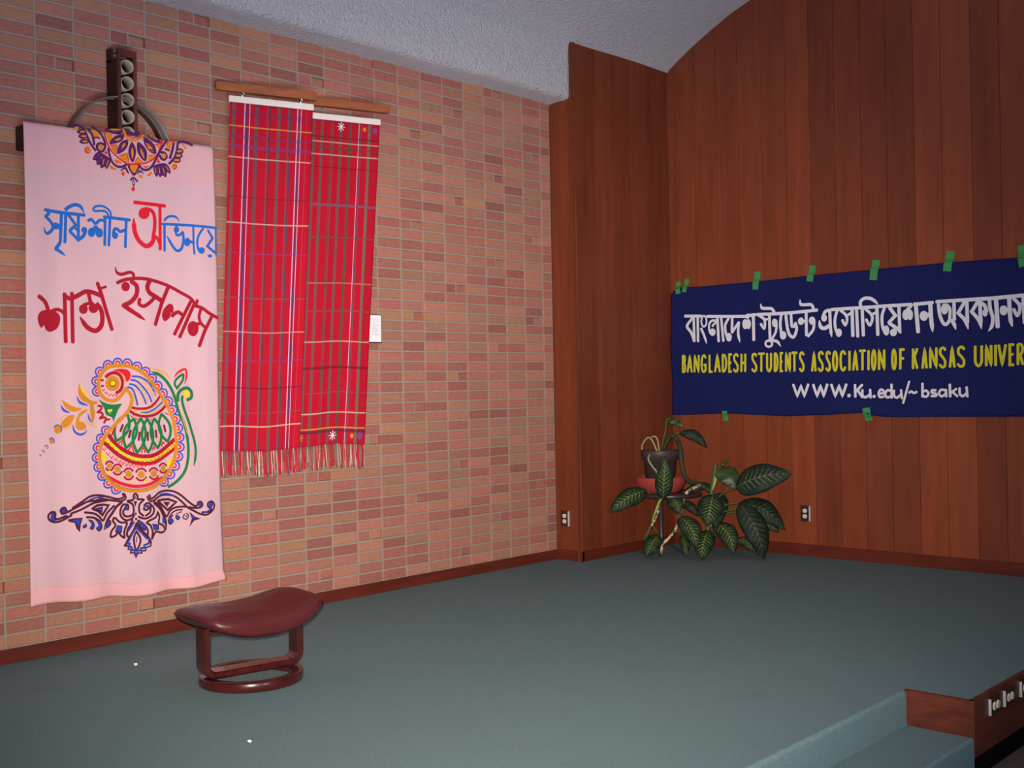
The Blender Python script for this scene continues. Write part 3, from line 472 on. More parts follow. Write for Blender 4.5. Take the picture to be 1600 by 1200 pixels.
ART_BOT=[('f','navy',0,0,(3490,7760,3840,7930,4280,7970,4530,7940,4390,7870,4040,7880,3700,7760,3520,7700)),
('f','navy',0,0,(1730,7350,1890,7300,1920,7080,2110,7000,1780,6950,1660,7100)),
('f','navy',0,0,(2490,7390,2460,7300,2390,7250,2300,7260,2230,7320,2200,7420,2230,7510,2310,7560,2400,7550,2470,7490)),
('s','darkmaroon',113,0,(2780,7510,3220,7760,3700,8010,4220,8030,4740,7900,5190,7760,5480,7790,5570,7910,5480,7990)),
('s','darkmaroon',113,0,(2510,7310,3020,7550,3530,7760,3970,7770,4390,7820,4910,7710,5370,7630,5650,7740,5620,7940,5500,8010)),
('s','darkmaroon',113,0,(2680,7230,3210,7400,3830,7640,4240,7700,4730,7740)),
('s','darkmaroon',113,0,(2480,7310,2280,7270,2200,7460,2380,7570,2510,7370)),
('s','darkmaroon',113,0,(2510,7160,2110,7030,1920,7080,1920,7330,1760,7410,1560,7270,1590,7050,1850,6900,2210,6920,2740,7160)),
('l','darkmaroon',125,0,(3810,7380,4100,7520,4450,7530,4740,7470,4400,7000,4170,7220,3830,7380)),
('g','navy',0,0,(4030,7380,4410,7420,4370,7160)),
('l','darkmaroon',55,0,(4030,7380,4410,7420,4370,7160,4030,7380)),
('s','darkmaroon',113,0,(3380,7240,3890,7140,4200,6950,4420,6720,4650,7070,5040,7430)),
('s','darkmaroon',113,0,(3480,6990,3890,6920,4230,6720)),
('s','darkmaroon',142,1,(5470,7590,5150,7360,4930,7050,4710,6770,4460,6240)),
('f','navy',0,0,(4780,6730,4850,6590,4710,6410,4570,6360,4640,6580)),
('s','darkmaroon',100,1,(4800,6700,4810,6470,4480,6240)),
('g','darkmaroon',0,0,(2520,6960,2840,7000,3290,6990,3170,6630,3130,6270,2960,6460,2870,6760,2630,6820)),
('g','navy',0,0,(2670,6910,3210,6920,3060,6580,2930,6790)),
('f','navy',0,0,(3480,6540,3460,6490,3400,6460,3340,6470,3290,6500,3270,6560,3290,6610,3340,6640,3410,6630,3460,6590)),
('s','darkmaroon',58,0,(3420,6690,3470,6540,3330,6460,3280,6560)),
('f','navy',0,0,(3580,6840,3810,6760,3910,6530,3810,6340,3640,6420,3740,6610)),
('s','darkmaroon',58,0,(3580,6840,3810,6760,3910,6530,3810,6340,3640,6420)),
('f','navy',0,0,(3990,6810,4260,6690,4340,6380,4180,6240,4030,6380,4150,6530)),
('s','darkmaroon',84,0,(3990,6810,4260,6690,4340,6380,4180,6230,4030,6380)),
('g','navy',0,0,(5200,6380,5430,6320,5390,6010,5090,6070)),
('l','darkmaroon',62,0,(5200,6380,5430,6320,5390,6010,5090,6070,5200,6380)),
('s','darkmaroon',113,0,(5030,6820,4960,6650,5090,6400,4880,6130,4840,5840,5080,5880,5230,6030,5370,5850,5560,5730,5550,6060,5700,6470,5340,6540,5070,6800)),
('s','darkmaroon',75,0,(5750,7170,5570,7180,5650,7340,5820,7330,5780,7130)),
('f','navy',0,0,(5780,7210,5760,7160,5710,7130,5650,7130,5600,7170,5580,7230,5600,7290,5650,7320,5710,7320,5760,7270)),
('s','darkmaroon',113,0,(5820,7260,5750,7420,5500,7420,5360,7170,5390,6840,5670,6610,5990,6680,6140,6860)),
('s','darkmaroon',113,0,(5520,7160,5530,6920,5740,6800,6030,6870,6110,7100,6040,7410,5760,7600,6080,7640,6120,7870,6230,7940,6340,7820,6340,7650,6670,7600,6440,7370,6430,6970,6650,6750)),
('g','darkmaroon',0,0,(6100,7570,6320,7550,6200,7260)),
('l','navy',55,0,(6210,7830,6210,7680)),
('f','darkmaroon',0,0,(6270,6900,6260,6870,6230,6850,6200,6850,6170,6880,6160,6910,6170,6950,6200,6970,6230,6960,6260,6940)),
('f','darkmaroon',0,0,(6290,6620,6280,6580,6250,6560,6210,6560,6170,6590,6160,6630,6170,6670,6210,6690,6250,6680,6280,6660)),
('s','darkmaroon',113,0,(6100,6470,5800,6230,5690,5910,5790,5700)),
('s','darkmaroon',113,0,(6030,6610,5880,6360)),
('f','navy',0,0,(6100,6530,5880,6290,5760,5970,5910,6150,6130,6430)),
('s','darkmaroon',142,0,(6240,6390,6130,6130,5790,5630,5570,5290)),
('s','darkmaroon',142,0,(6240,6390,6420,6100,6850,5650,7030,5290)),
('s','navy',75,0,(6240,6190,6010,5880,5790,5500)),
('s','navy',89,0,(6240,6150,6490,5890,6810,5520)),
('s','darkmaroon',113,0,(6230,5990,6080,5670,6110,5260,6210,4990,6400,5300,6440,5590,6230,5990)),
('s','navy',62,0,(6230,5690,6220,5420)),
('l','darkmaroon',82,0,(5570,5290,5780,5270,5750,5120,5910,5050,5880,4890,6070,4900,6170,4620,6280,4840,6500,4820,6500,4930,6720,4920,6730,5060,7020,5130,7040,5290)),
('l','navy',116,0,(5660,5420,5840,5390,5810,5250,5950,5180,5930,5020,6090,5030,6170,4760,6270,4980,6460,4960,6460,5070,6650,5070,6650,5200,6910,5270,6930,5440)),
('s','darkmaroon',113,0,(6700,7210,6690,7080,6880,7060,7060,7210,7030,7350,6850,7400,6680,7280)),
('f','navy',0,0,(7010,7210,6980,7160,6920,7130,6840,7140,6780,7180,6750,7240,6780,7290,6840,7320,6920,7310,6980,7270)),
('s','darkmaroon',113,0,(6990,7360,7230,7130,7210,6830,6900,6620,6610,6620,6360,6740)),
('s','darkmaroon',113,0,(7060,7210,7020,6910,6760,6740)),
('s','darkmaroon',113,0,(6890,7770,6920,7630,7070,7480,7290,7530,7630,7710,8050,7740,8510,7630,8890,7330,9270,6950,9660,6720,10050,6520,10450,6450,10820,6660,10940,6930,10790,7140,10540,7080,10540,6870,10740,6740,10610,6610,10130,6590)),
('s','darkmaroon',113,0,(7000,7830,7070,7620,7300,7700,7600,7900,8060,7960,8510,7870,8890,7640,9280,7290,9660,7010,9860,7030,9900,7170,10100,7180,10180,7000,10020,6880,9620,6900,9350,6970)),
('f','navy',0,0,(7640,7830,8050,7840,8470,7710,8510,7630,8050,7760,7670,7760)),
('f','navy',0,0,(10150,7020,10130,6950,10070,6910,10000,6920,9950,6970,9930,7040,9950,7110,10010,7160,10080,7150,10130,7100)),
('f','navy',0,0,(10860,6940,10830,6860,10760,6810,10680,6820,10610,6880,10580,6970,10610,7050,10680,7100,10770,7090,10830,7030)),
('s','navy',75,0,(10700,6820,10530,6640,10130,6620)),
('l','darkmaroon',125,0,(7480,7470,7820,7500,8160,7490,8620,7300,8110,6910,7810,7180,7500,7460)),
('g','darkmaroon',0,0,(7820,7390,8270,7330,8080,7070)),
('g','navy',0,0,(7930,7320,8180,7290,8070,7160)),
('s','darkmaroon',113,0,(7250,7430,7590,7240,7810,6910,8030,6580,8260,6870,8570,7010,9110,7010,9420,6860)),
('s','darkmaroon',150,1,(7240,7400,7620,7060,7800,6740,7950,6380,8010,5860)),
('f','navy',0,0,(7800,6600,7950,6420,7910,6220,7760,6300)),
('s','darkmaroon',84,0,(8960,6870,8570,6840,8300,6660,8140,6330,8250,6150,8420,6300,8290,6490,8410,6610)),
('f','navy',0,0,(8400,6320,8380,6240,8320,6190,8240,6200,8180,6260,8160,6350,8180,6430,8250,6470,8320,6470,8380,6410)),
('f','navy',0,0,(8800,6470,8780,6410,8730,6370,8660,6380,8610,6430,8590,6490,8610,6550,8660,6590,8730,6580,8780,6540)),
('s','darkmaroon',58,0,(8910,6750,8640,6660,8580,6460,8710,6340,8810,6470)),
('s','darkmaroon',67,0,(9070,6620,8980,6420,9180,6330,9300,6490,9180,6640)),
('f','navy',0,0,(9220,6480,9210,6450,9180,6440,9140,6440,9110,6460,9100,6490,9110,6520,9140,6540,9180,6530,9210,6510)),
('g','darkmaroon',0,0,(9340,6730,9690,6420,10080,6260,9650,6210,9330,5900,9490,6330)),
('g','navy',0,0,(9440,6580,9690,6370,9530,6260)),
('s','darkmaroon',113,0,(7470,6870,7350,6610,6830,6390,7040,6200,7150,5820,7100,5490,7330,5830,7710,5760,7920,5870,7790,6130,7530,6290,7580,6620,7470,6870)),
('g','navy',0,0,(7160,6260,7490,6190,7520,5950,7260,5940)),
('l','darkmaroon',62,0,(7160,6260,7490,6190,7520,5950,7260,5940,7160,6260)),
('s','darkmaroon',113,0,(6320,6550,6640,6310,6860,5990,6850,5620)),
('s','darkmaroon',113,0,(6280,6450,6490,6160,6740,6000)),
('f','navy',0,0,(6390,6510,6680,6270,6840,5990,6600,6150,6350,6410)),
]
ART_W=[('l','white',238,0,(3900,18600,5510,18510)),
('l','white',238,0,(6020,18460,9540,18270)),
('s','white',238,0,(4650,18400,4210,17960,4110,17700,4500,17220,4760,16530)),
('l','white',228,0,(4770,18500,4780,16510)),
('l','white',228,0,(5160,18480,5130,16490)),
('s','white',155,0,(5990,18070,5950,17860,5860,17710,5730,17660,5610,17720,5530,17880,5500,18100,5540,18310,5630,18470,5750,18520,5870,18450,5960,18290,5990,18070)),
('s','white',218,1,(5430,17560,5720,16960,5960,16280)),
('s','white',187,0,(6850,18080,6470,18080,6230,17810,6240,17290,6440,16980)),
('f','white',0,0,(6820,17160,6760,16990,6620,16890,6440,16900,6300,17010,6250,17190,6310,17360,6450,17460,6630,17450,6770,17340)),
('s','white',176,0,(6520,17640,6700,17830,6880,17930)),
('l','white',238,0,(7000,18330,7100,16410)),
('l','white',218,0,(7350,18310,7530,16420)),
('s','white',218,0,(8040,18220,7720,17680,7760,17070,7940,16580)),
('f','white',0,0,(8290,16700,8240,16500,8110,16390,7950,16390,7820,16520,7780,16720,7830,16910,7960,17030,8120,17020,8250,16890)),
('l','white',228,0,(8360,18250,8320,17070)),
('l','white',207,0,(8300,17050,8960,17850)),
('s','white',218,1,(8960,17870,8870,17020,9010,16260)),
('f','white',0,0,(9740,17660,9690,17430,9570,17290,9420,17300,9300,17450,9260,17680,9310,17910,9430,18040,9580,18040,9700,17890)),
('f','white',0,0,(10020,17640,9980,17420,9860,17280,9720,17290,9610,17430,9570,17670,9620,17890,9730,18030,9880,18020,9990,17870)),
('f','white',0,0,(9920,18250,9880,18140,9770,18080,9650,18090,9540,18160,9510,18270,9550,18370,9650,18430,9780,18420,9880,18350)),
('s','white',207,0,(9740,18380,10030,18310,10200,18210)),
('l','white',249,0,(10080,18350,10450,18350)),
('l','white',259,0,(10250,18350,10250,16390)),
('l','white',238,0,(10570,18360,12860,18310)),
('s','white',218,0,(10700,18300,11150,18010,11260,17660,11180,17260,10890,17620)),
('l','white',187,0,(11200,17900,11480,17960)),
('l','white',238,0,(11660,18220,11680,16410)),
('f','white',0,0,(12350,17620,12300,17440,12180,17330,12030,17330,11910,17460,11870,17650,11920,17840,12040,17950,12190,17940,12310,17820)),
('s','white',197,0,(12270,17510,12170,16920,11800,16350)),
('s','white',238,2,(10920,19180,11010,18850,11390,18780,11850,18730,12110,18420)),
('s','white',176,0,(11850,16060,11810,15940,11700,15860,11560,15830,11410,15870,11310,15960,11270,16080,11310,16190,11420,16280,11570,16300,11710,16260,11810,16170,11850,16060)),
('s','white',218,1,(11780,16300,12270,16210,12590,15810)),
('s','white',218,0,(12680,18220,12580,17540,12650,16710)),
('f','white',0,0,(13070,16640,13010,16450,12870,16340,12710,16350,12570,16470,12530,16660,12580,16850,12720,16960,12890,16950,13020,16830)),
('l','white',238,0,(11490,18330,13670,18330,15680,18410)),
('l','white',228,0,(13490,18320,13530,17350)),
('l','white',197,0,(13510,17300,13730,17270,13870,17550)),
('s','white',238,0,(13850,17550,13950,17040,13680,16490,13310,16730,13140,17410,13070,18150)),
('f','white',0,0,(14580,17630,14520,17470,14400,17380,14240,17380,14110,17490,14070,17660,14120,17820,14250,17910,14410,17910,14530,17800)),
('l','white',207,0,(14400,17620,14720,17630)),
('l','white',238,0,(14760,18290,14760,16570)),
('f','white',0,0,(15510,17630,15450,17460,15320,17350,15160,17360,15030,17480,14980,17660,15040,17840,15170,17940,15330,17930,15460,17810)),
('s','white',218,0,(15410,17590,15320,16970,14880,16490)),
('s','white',228,2,(14270,19290,14330,18920,14740,18860,15190,18840,15380,18520)),
('s','white',238,0,(16660,18350,16320,18250,16130,17880)),
('f','white',0,0,(16440,17780,16400,17620,16280,17530,16140,17540,16030,17640,15990,17810,16040,17970,16150,18060,16290,18050,16400,17950)),
('s','white',280,2,(15830,17640,15920,17160,16240,17030,16610,17200)),
('l','white',238,0,(16680,18370,16700,16960)),
('s','white',238,1,(16710,17140,16730,16770,16790,16360)),
('l','white',238,0,(16810,18380,19800,18380)),
('s','white',218,0,(17270,18290,17080,17690,17090,17030,17280,16530)),
('f','white',0,0,(17600,16630,17550,16450,17430,16350,17280,16350,17160,16470,17120,16650,17170,16830,17290,16940,17440,16930,17560,16820)),
('s','white',207,0,(17520,18280,17920,17930,18030,17550,17870,17190,17650,17570)),
('l','white',197,0,(17960,17830,18310,18020)),
('l','white',259,0,(18430,18250,18460,16360)),
('l','white',238,0,(18780,18250,18840,16300)),
('l','white',249,0,(19210,18410,19270,16350)),
('s','white',238,1,(19120,18420,19080,18790,19370,19030,19810,19010,20150,18820,20430,18530)),
('l','white',238,0,(19260,18370,21290,18390,22880,18380)),
('s','white',207,0,(19450,18260,19850,17910,19980,17540,19770,17090,19500,17520)),
('l','white',197,0,(19910,17820,20250,17960)),
('l','white',249,0,(20330,18300,20360,16350)),
('s','white',218,0,(20890,18220,20700,17680,20730,16950,20910,16490)),
('f','white',0,0,(21220,16630,21180,16420,21070,16300,20930,16310,20820,16440,20790,16650,20830,16860,20940,16980,21080,16980,21190,16840)),
('l','white',249,0,(21280,18240,21700,17670,21190,17180)),
('s','white',249,1,(21190,17180,21870,16690,22090,16390)),
('l','white',238,0,(21970,18250,22000,16480)),
('f','white',0,0,(21790,16470,21740,16320,21610,16230,21450,16230,21320,16330,21280,16490,21330,16640,21460,16730,21620,16730,21740,16630)),
('f','white',0,0,(22690,17660,22640,17450,22520,17320,22380,17330,22260,17470,22220,17690,22270,17910,22390,18030,22530,18020,22650,17880)),
('f','white',0,0,(22980,17650,22940,17430,22830,17310,22700,17310,22590,17450,22560,17670,22600,17890,22710,18010,22840,18010,22950,17870)),
('f','white',0,0,(22790,18020,22750,17930,22670,17870,22580,17880,22500,17940,22470,18040,22500,18130,22580,18180,22680,18180,22760,18120)),
('l','white',228,0,(22640,18070,22900,18350)),
('l','white',280,0,(23200,18310,23320,16420)),
('l','white',238,0,(23050,18380,24400,18420)),
('f','white',0,0,(24040,17520,23980,17320,23840,17200,23660,17210,23510,17350,23460,17550,23520,17760,23670,17870,23850,17860,23990,17730)),
('l','white',311,0,(23870,17580,24210,17580)),
('l','white',290,0,(24220,18380,24250,17400)),
('s','white',290,1,(24240,17490,24290,16960,24350,16400)),
('l','white',238,0,(24640,18460,26870,18460)),
('s','white',238,0,(24790,18280,24870,17540,25090,16980,25330,16880,25580,17200)),
('f','white',0,0,(25450,17920,25400,17700,25270,17570,25120,17580,25000,17720,24950,17940,25010,18160,25130,18290,25290,18280,25410,18140)),
('s','white',218,0,(25320,18220,25570,17900,25550,17200)),
('l','white',238,0,(25860,18410,25870,17140)),
('s','white',259,1,(25650,17190,25840,16880,25960,16480)),
('l','white',238,0,(26570,18300,26140,17600,26570,17150)),
('s','white',238,1,(26520,17190,26710,16830,26800,16460)),
('l','white',238,0,(26740,18420,26760,16920)),
('l','white',249,0,(26910,18460,28380,18450,30440,18520)),
('l','white',238,0,(27490,18310,27060,17640,27470,17140)),
('s','white',238,1,(27430,17190,27610,16830,27690,16440)),
('l','white',249,0,(27610,18380,27650,16870)),
('s','white',238,0,(27700,18210,27950,17950,28040,17580)),
('f','white',0,0,(28110,17500,28080,17360,27990,17270,27880,17280,27800,17370,27770,17520,27810,17670,27890,17750,28000,17750,28080,17650)),
('s','white',238,1,(28250,18470,28280,17780,28440,17180,28380,16620,28140,16260)),
('l','white',280,0,(28670,18490,28760,16510)),
('f','white',0,0,(29410,17590,29360,17400,29230,17290,29070,17290,28950,17420,28900,17620,28950,17810,29080,17920,29240,17910,29370,17790)),
('l','white',290,0,(29240,17620,29570,17620)),
('l','white',269,0,(29520,18470,29560,17370)),
('s','white',269,1,(29560,17450,29600,16940,29700,16490)),
('s','white',218,0,(29790,18370,30130,17970,30200,17590,30030,17220,29800,17650)),
('l','white',197,0,(30150,17880,30430,18010)),
('l','white',259,0,(30440,18450,30490,16690)),
]
ART_Y=[('l','yellowpaint',181,0,(3650,15370,3620,14060)),
('s','yellowpaint',181,0,(3650,15370,3810,15330,3840,15080,3780,14800,3640,14750)),
('s','yellowpaint',181,0,(3640,14750,3820,14690,3860,14380,3790,14100,3620,14060)),
('l','yellowpaint',181,0,(4090,14050,4320,15370,4490,14050)),
('l','yellowpaint',181,0,(4180,14470,4420,14470)),
('l','yellowpaint',181,0,(4760,14040,4790,15360,5150,14040,5180,15360)),
('s','yellowpaint',181,0,(5830,15140,5700,15360,5520,15220,5440,14700,5500,14170,5650,14030,5800,14190)),
('l','yellowpaint',181,0,(5800,14100,5810,14590,5660,14590)),
('l','yellowpaint',181,0,(6200,15350,6170,14020,6420,14020)),
('l','yellowpaint',181,0,(6680,14020,6930,15350,7120,14010)),
('l','yellowpaint',181,0,(6770,14440,7040,14440)),
('l','yellowpaint',181,0,(7430,15340,7400,14010)),
('s','yellowpaint',181,0,(7430,15340,7620,15260,7730,14870,7720,14470,7590,14090,7400,14010)),
('l','yellowpaint',181,0,(8230,15340,8030,15340,8000,14000,8200,14000)),
('l','yellowpaint',181,0,(8010,14700,8180,14690)),
('s','yellowpaint',181,0,(8820,15170,8690,15340,8500,15230,8480,14930,8630,14690,8780,14420,8760,14100,8600,13990,8430,14170)),
('l','yellowpaint',181,0,(9140,15330,9110,13980)),
('l','yellowpaint',181,0,(9480,15330,9450,13980)),
('l','yellowpaint',181,0,(9120,14660,9460,14660)),
('s','yellowpaint',181,0,(10450,15160,10310,15320,10130,15220,10120,14920,10260,14670,10410,14400,10390,14080,10230,13970,10060,14150)),
('l','yellowpaint',181,0,(10640,15320,11140,15320)),
('l','yellowpaint',181,0,(10890,15320,10860,13960)),
('s','yellowpaint',181,0,(11390,15310,11380,14700,11380,14200,11530,13950,11690,14190,11720,14700,11730,15310)),
('l','yellowpaint',181,0,(12060,15310,12030,13940)),
('s','yellowpaint',181,0,(12060,15310,12190,15230,12280,14830,12270,14420,12170,14020,12030,13940)),
('l','yellowpaint',181,0,(12730,15300,12570,15300,12540,13940,12700,13940)),
('l','yellowpaint',181,0,(12560,14650,12690,14650)),
('l','yellowpaint',181,0,(13000,13930,13030,15300,13320,13930,13350,15300)),
('l','yellowpaint',181,0,(13530,15300,13930,15290)),
('l','yellowpaint',181,0,(13730,15300,13700,13920)),
('s','yellowpaint',181,0,(14490,15120,14370,15290,14220,15180,14200,14880,14330,14630,14450,14350,14430,14020,14290,13910,14150,14090)),
('l','yellowpaint',181,0,(15170,13900,15340,15280,15450,13900)),
('l','yellowpaint',181,0,(15230,14340,15410,14340)),
('s','yellowpaint',181,0,(16060,15110,15930,15280,15770,15170,15750,14860,15880,14610,16020,14340,16000,14000,15850,13890,15700,14070)),
('s','yellowpaint',181,0,(16630,15110,16520,15270,16380,15160,16370,14860,16480,14610,16590,14330,16570,14000,16450,13890,16320,14070)),
('s','yellowpaint',181,0,(17040,15270,17110,15180,17160,14930,17180,14580,17150,14240,17090,13980,17010,13890,16940,13990,16890,14240,16870,14580,16900,14930,16960,15180,17040,15270)),
('s','yellowpaint',181,0,(17830,15050,17700,15270,17530,15130,17460,14580,17510,14030,17670,13890,17820,14110)),
('l','yellowpaint',181,0,(18170,15260,18140,13890)),
('l','yellowpaint',181,0,(18430,13890,18620,15260,18750,13890)),
('l','yellowpaint',181,0,(18500,14330,18700,14330)),
('l','yellowpaint',181,0,(18950,15260,19390,15260)),
('l','yellowpaint',181,0,(19170,15260,19150,13890)),
('l','yellowpaint',181,0,(19640,15250,19610,13890)),
('s','yellowpaint',181,0,(20040,15250,20100,15160,20140,14910,20150,14570,20120,14230,20070,13980,20010,13890,19950,13980,19910,14230,19900,14570,19930,14910,19980,15160,20040,15250)),
('l','yellowpaint',181,0,(20410,13890,20430,15250,20800,13890,20820,15250)),
('s','yellowpaint',181,0,(21540,15240,21600,15150,21640,14900,21650,14560,21630,14220,21580,13980,21520,13890,21460,13980,21420,14230,21410,14560,21430,14900,21480,15150,21540,15240)),
('l','yellowpaint',181,0,(22290,15250,22010,15240,21980,13890)),
('l','yellowpaint',181,0,(22000,14620,22230,14620)),
('l','yellowpaint',181,0,(22940,15250,22910,13900)),
('l','yellowpaint',181,0,(23230,15260,22930,14510)),
('l','yellowpaint',181,0,(23020,14690,23210,13910)),
('l','yellowpaint',181,0,(23590,13910,23760,15260,23870,13920)),
('l','yellowpaint',181,0,(23660,14340,23820,14350)),
('l','yellowpaint',181,0,(24140,13920,24160,15260,24560,13930,24590,15270)),
('s','yellowpaint',181,0,(25210,15110,25070,15270,24880,15160,24860,14870,25010,14630,25170,14360,25150,14040,24980,13930,24800,14100)),
('l','yellowpaint',181,0,(25500,13940,25680,15280,25810,13940)),
('l','yellowpaint',181,0,(25570,14370,25750,14370)),
('s','yellowpaint',181,0,(26500,15120,26340,15280,26120,15170,26100,14880,26280,14640,26460,14380,26440,14060,26240,13950,26040,14120)),
('s','yellowpaint',181,0,(27250,15290,27240,14690,27250,14200,27440,13960,27640,14200,27670,14700,27680,15290)),
('l','yellowpaint',181,0,(27960,13970,27980,15300,28280,13970,28300,15300)),
('l','yellowpaint',181,0,(28590,15300,28570,13970)),
('l','yellowpaint',181,0,(28800,15300,29000,13980,29240,15310)),
('l','yellowpaint',181,0,(29760,15310,29510,15310,29490,13980,29730,13980)),
('l','yellowpaint',181,0,(29500,14670,29700,14670)),
('l','yellowpaint',181,0,(30030,15320,30010,13990)),
('s','yellowpaint',181,0,(30030,15320,30250,15280,30320,14990,30220,14680,30020,14650)),
('l','yellowpaint',181,0,(30150,14650,30320,13990)),
]
ART_U=[('l','white',205,0,(13570,12900,13900,12020,14220,12800,14480,12020,14830,12900)),
('l','white',205,0,(15230,12870,15530,12010,15820,12780,16060,12010,16370,12880)),
('l','white',205,0,(16680,12850,16990,12000,17300,12760,17550,12000,17870,12860)),
('f','white',0,0,(18210,12040,18180,11960,18110,11910,18030,11910,17960,11960,17930,12040,17960,12120,18030,12160,18120,12160,18190,12110)),
('l','white',193,0,(18550,12820,18560,11930)),
('l','white',193,0,(19110,12810,18590,12310)),
('l','white',193,0,(18740,12410,19110,11900)),
('s','white',181,0,(19110,12440,19110,12050,19340,11900,19680,12110)),
('l','white',181,0,(19690,12460,19720,11860)),
('f','white',0,0,(20110,11960,20080,11890,20020,11850,19940,11850,19880,11890,19860,11960,19890,12030,19950,12070,20030,12070,20090,12030)),
('s','white',169,0,(20340,12170,20720,12190,20670,12390,20480,12430,20330,12180,20430,11910,20740,11950)),
('s','white',169,0,(21280,12330,21000,12390,20830,12120,20990,11870,21290,11990)),
('l','white',181,0,(21310,12810,21310,11840)),
('s','white',169,0,(21500,12380,21490,12010,21710,11860,22000,12090)),
('l','white',169,0,(22010,12410,22060,11800)),
('l','white',157,0,(22620,13000,22140,11460)),
('s','white',157,0,(22590,12180,22750,12290,22930,12180,23150,12260)),
('l','white',181,0,(23560,12850,23540,11910)),
('s','white',169,0,(23570,12260,23820,12330,23970,12120,23810,11910,23570,11980)),
('s','white',169,0,(24500,12350,24240,12350,24210,12200,24500,12110,24500,11970,24160,11950)),
('s','white',169,0,(25180,12340,24870,12380,24710,12140,24890,11930,25170,12090)),
('l','white',169,0,(25190,12400,25220,11900)),
('l','white',181,0,(25470,12750,25490,11900)),
('l','white',157,0,(25930,12440,25520,12160)),
('l','white',157,0,(25660,12210,25990,11920)),
('s','white',169,0,(26140,12490,26150,12080,26350,11940,26590,12130)),
('l','white',169,0,(26610,12560,26650,11890)),
]
LEAVES=[
((0.536, 4.596, 0.513),(0.389, 4.324, 0.36),0.142,-0.015),
((0.697, 4.581, 0.455),(0.75, 4.548, 0.778),0.132,0.000),
((0.551, 4.841, 1.036),(0.684, 4.895, 0.971),0.054,0.015),
((0.687, 4.83, 0.945),(0.867, 4.928, 0.822),0.083,0.029),
((0.912, 5.038, 0.671),(0.959, 5.081, 0.718),0.029,0.005),
((0.932, 4.961, 0.662),(1.083, 4.992, 0.512),0.152,0.025),
((1.099, 4.939, 0.532),(1.493, 5.071, 0.642),0.221,0.020),
((1.096, 4.976, 0.409),(1.418, 5.097, 0.224),0.167,0.044),
((1.149, 4.916, 0.413),(1.316, 4.963, -0.008),0.186,0.029),
((1.143, 5.048, 0.314),(1.351, 5.131, 0.196),0.108,0.020),
((0.949, 4.868, 0.482),(0.991, 4.717, 0.261),0.196,0.000),
((0.936, 4.993, 0.481),(0.959, 4.878, 0.228),0.167,-0.015),
((0.722, 4.795, 0.419),(0.847, 4.828, 0.317),0.074,0.010),
((0.709, 4.647, 0.469),(0.824, 4.617, 0.35),0.118,0.015),
((0.763, 4.697, 0.319),(0.934, 4.664, 0.103),0.147,0.029),
((0.715, 4.788, 0.167),(0.805, 4.709, -0.018),0.074,0.010),
((0.924, 4.845, 0.215),(0.967, 4.668, -0.003),0.152,-0.015),
((0.925, 4.914, 0.265),(1.112, 4.883, 0.044),0.147,0.039),
((1.01, 5.061, 0.135),(1.219, 5.091, -0.038),0.083,0.020),
((0.62, 4.632, 0.177),(0.62, 4.456, 0.03),0.123,-0.010),
((0.519, 4.608, 0.172),(0.609, 4.609, 0.034),0.059,0.010),
((0.876, 4.964, 0.538),(0.716, 4.789, 0.482),0.064,-0.010),
]
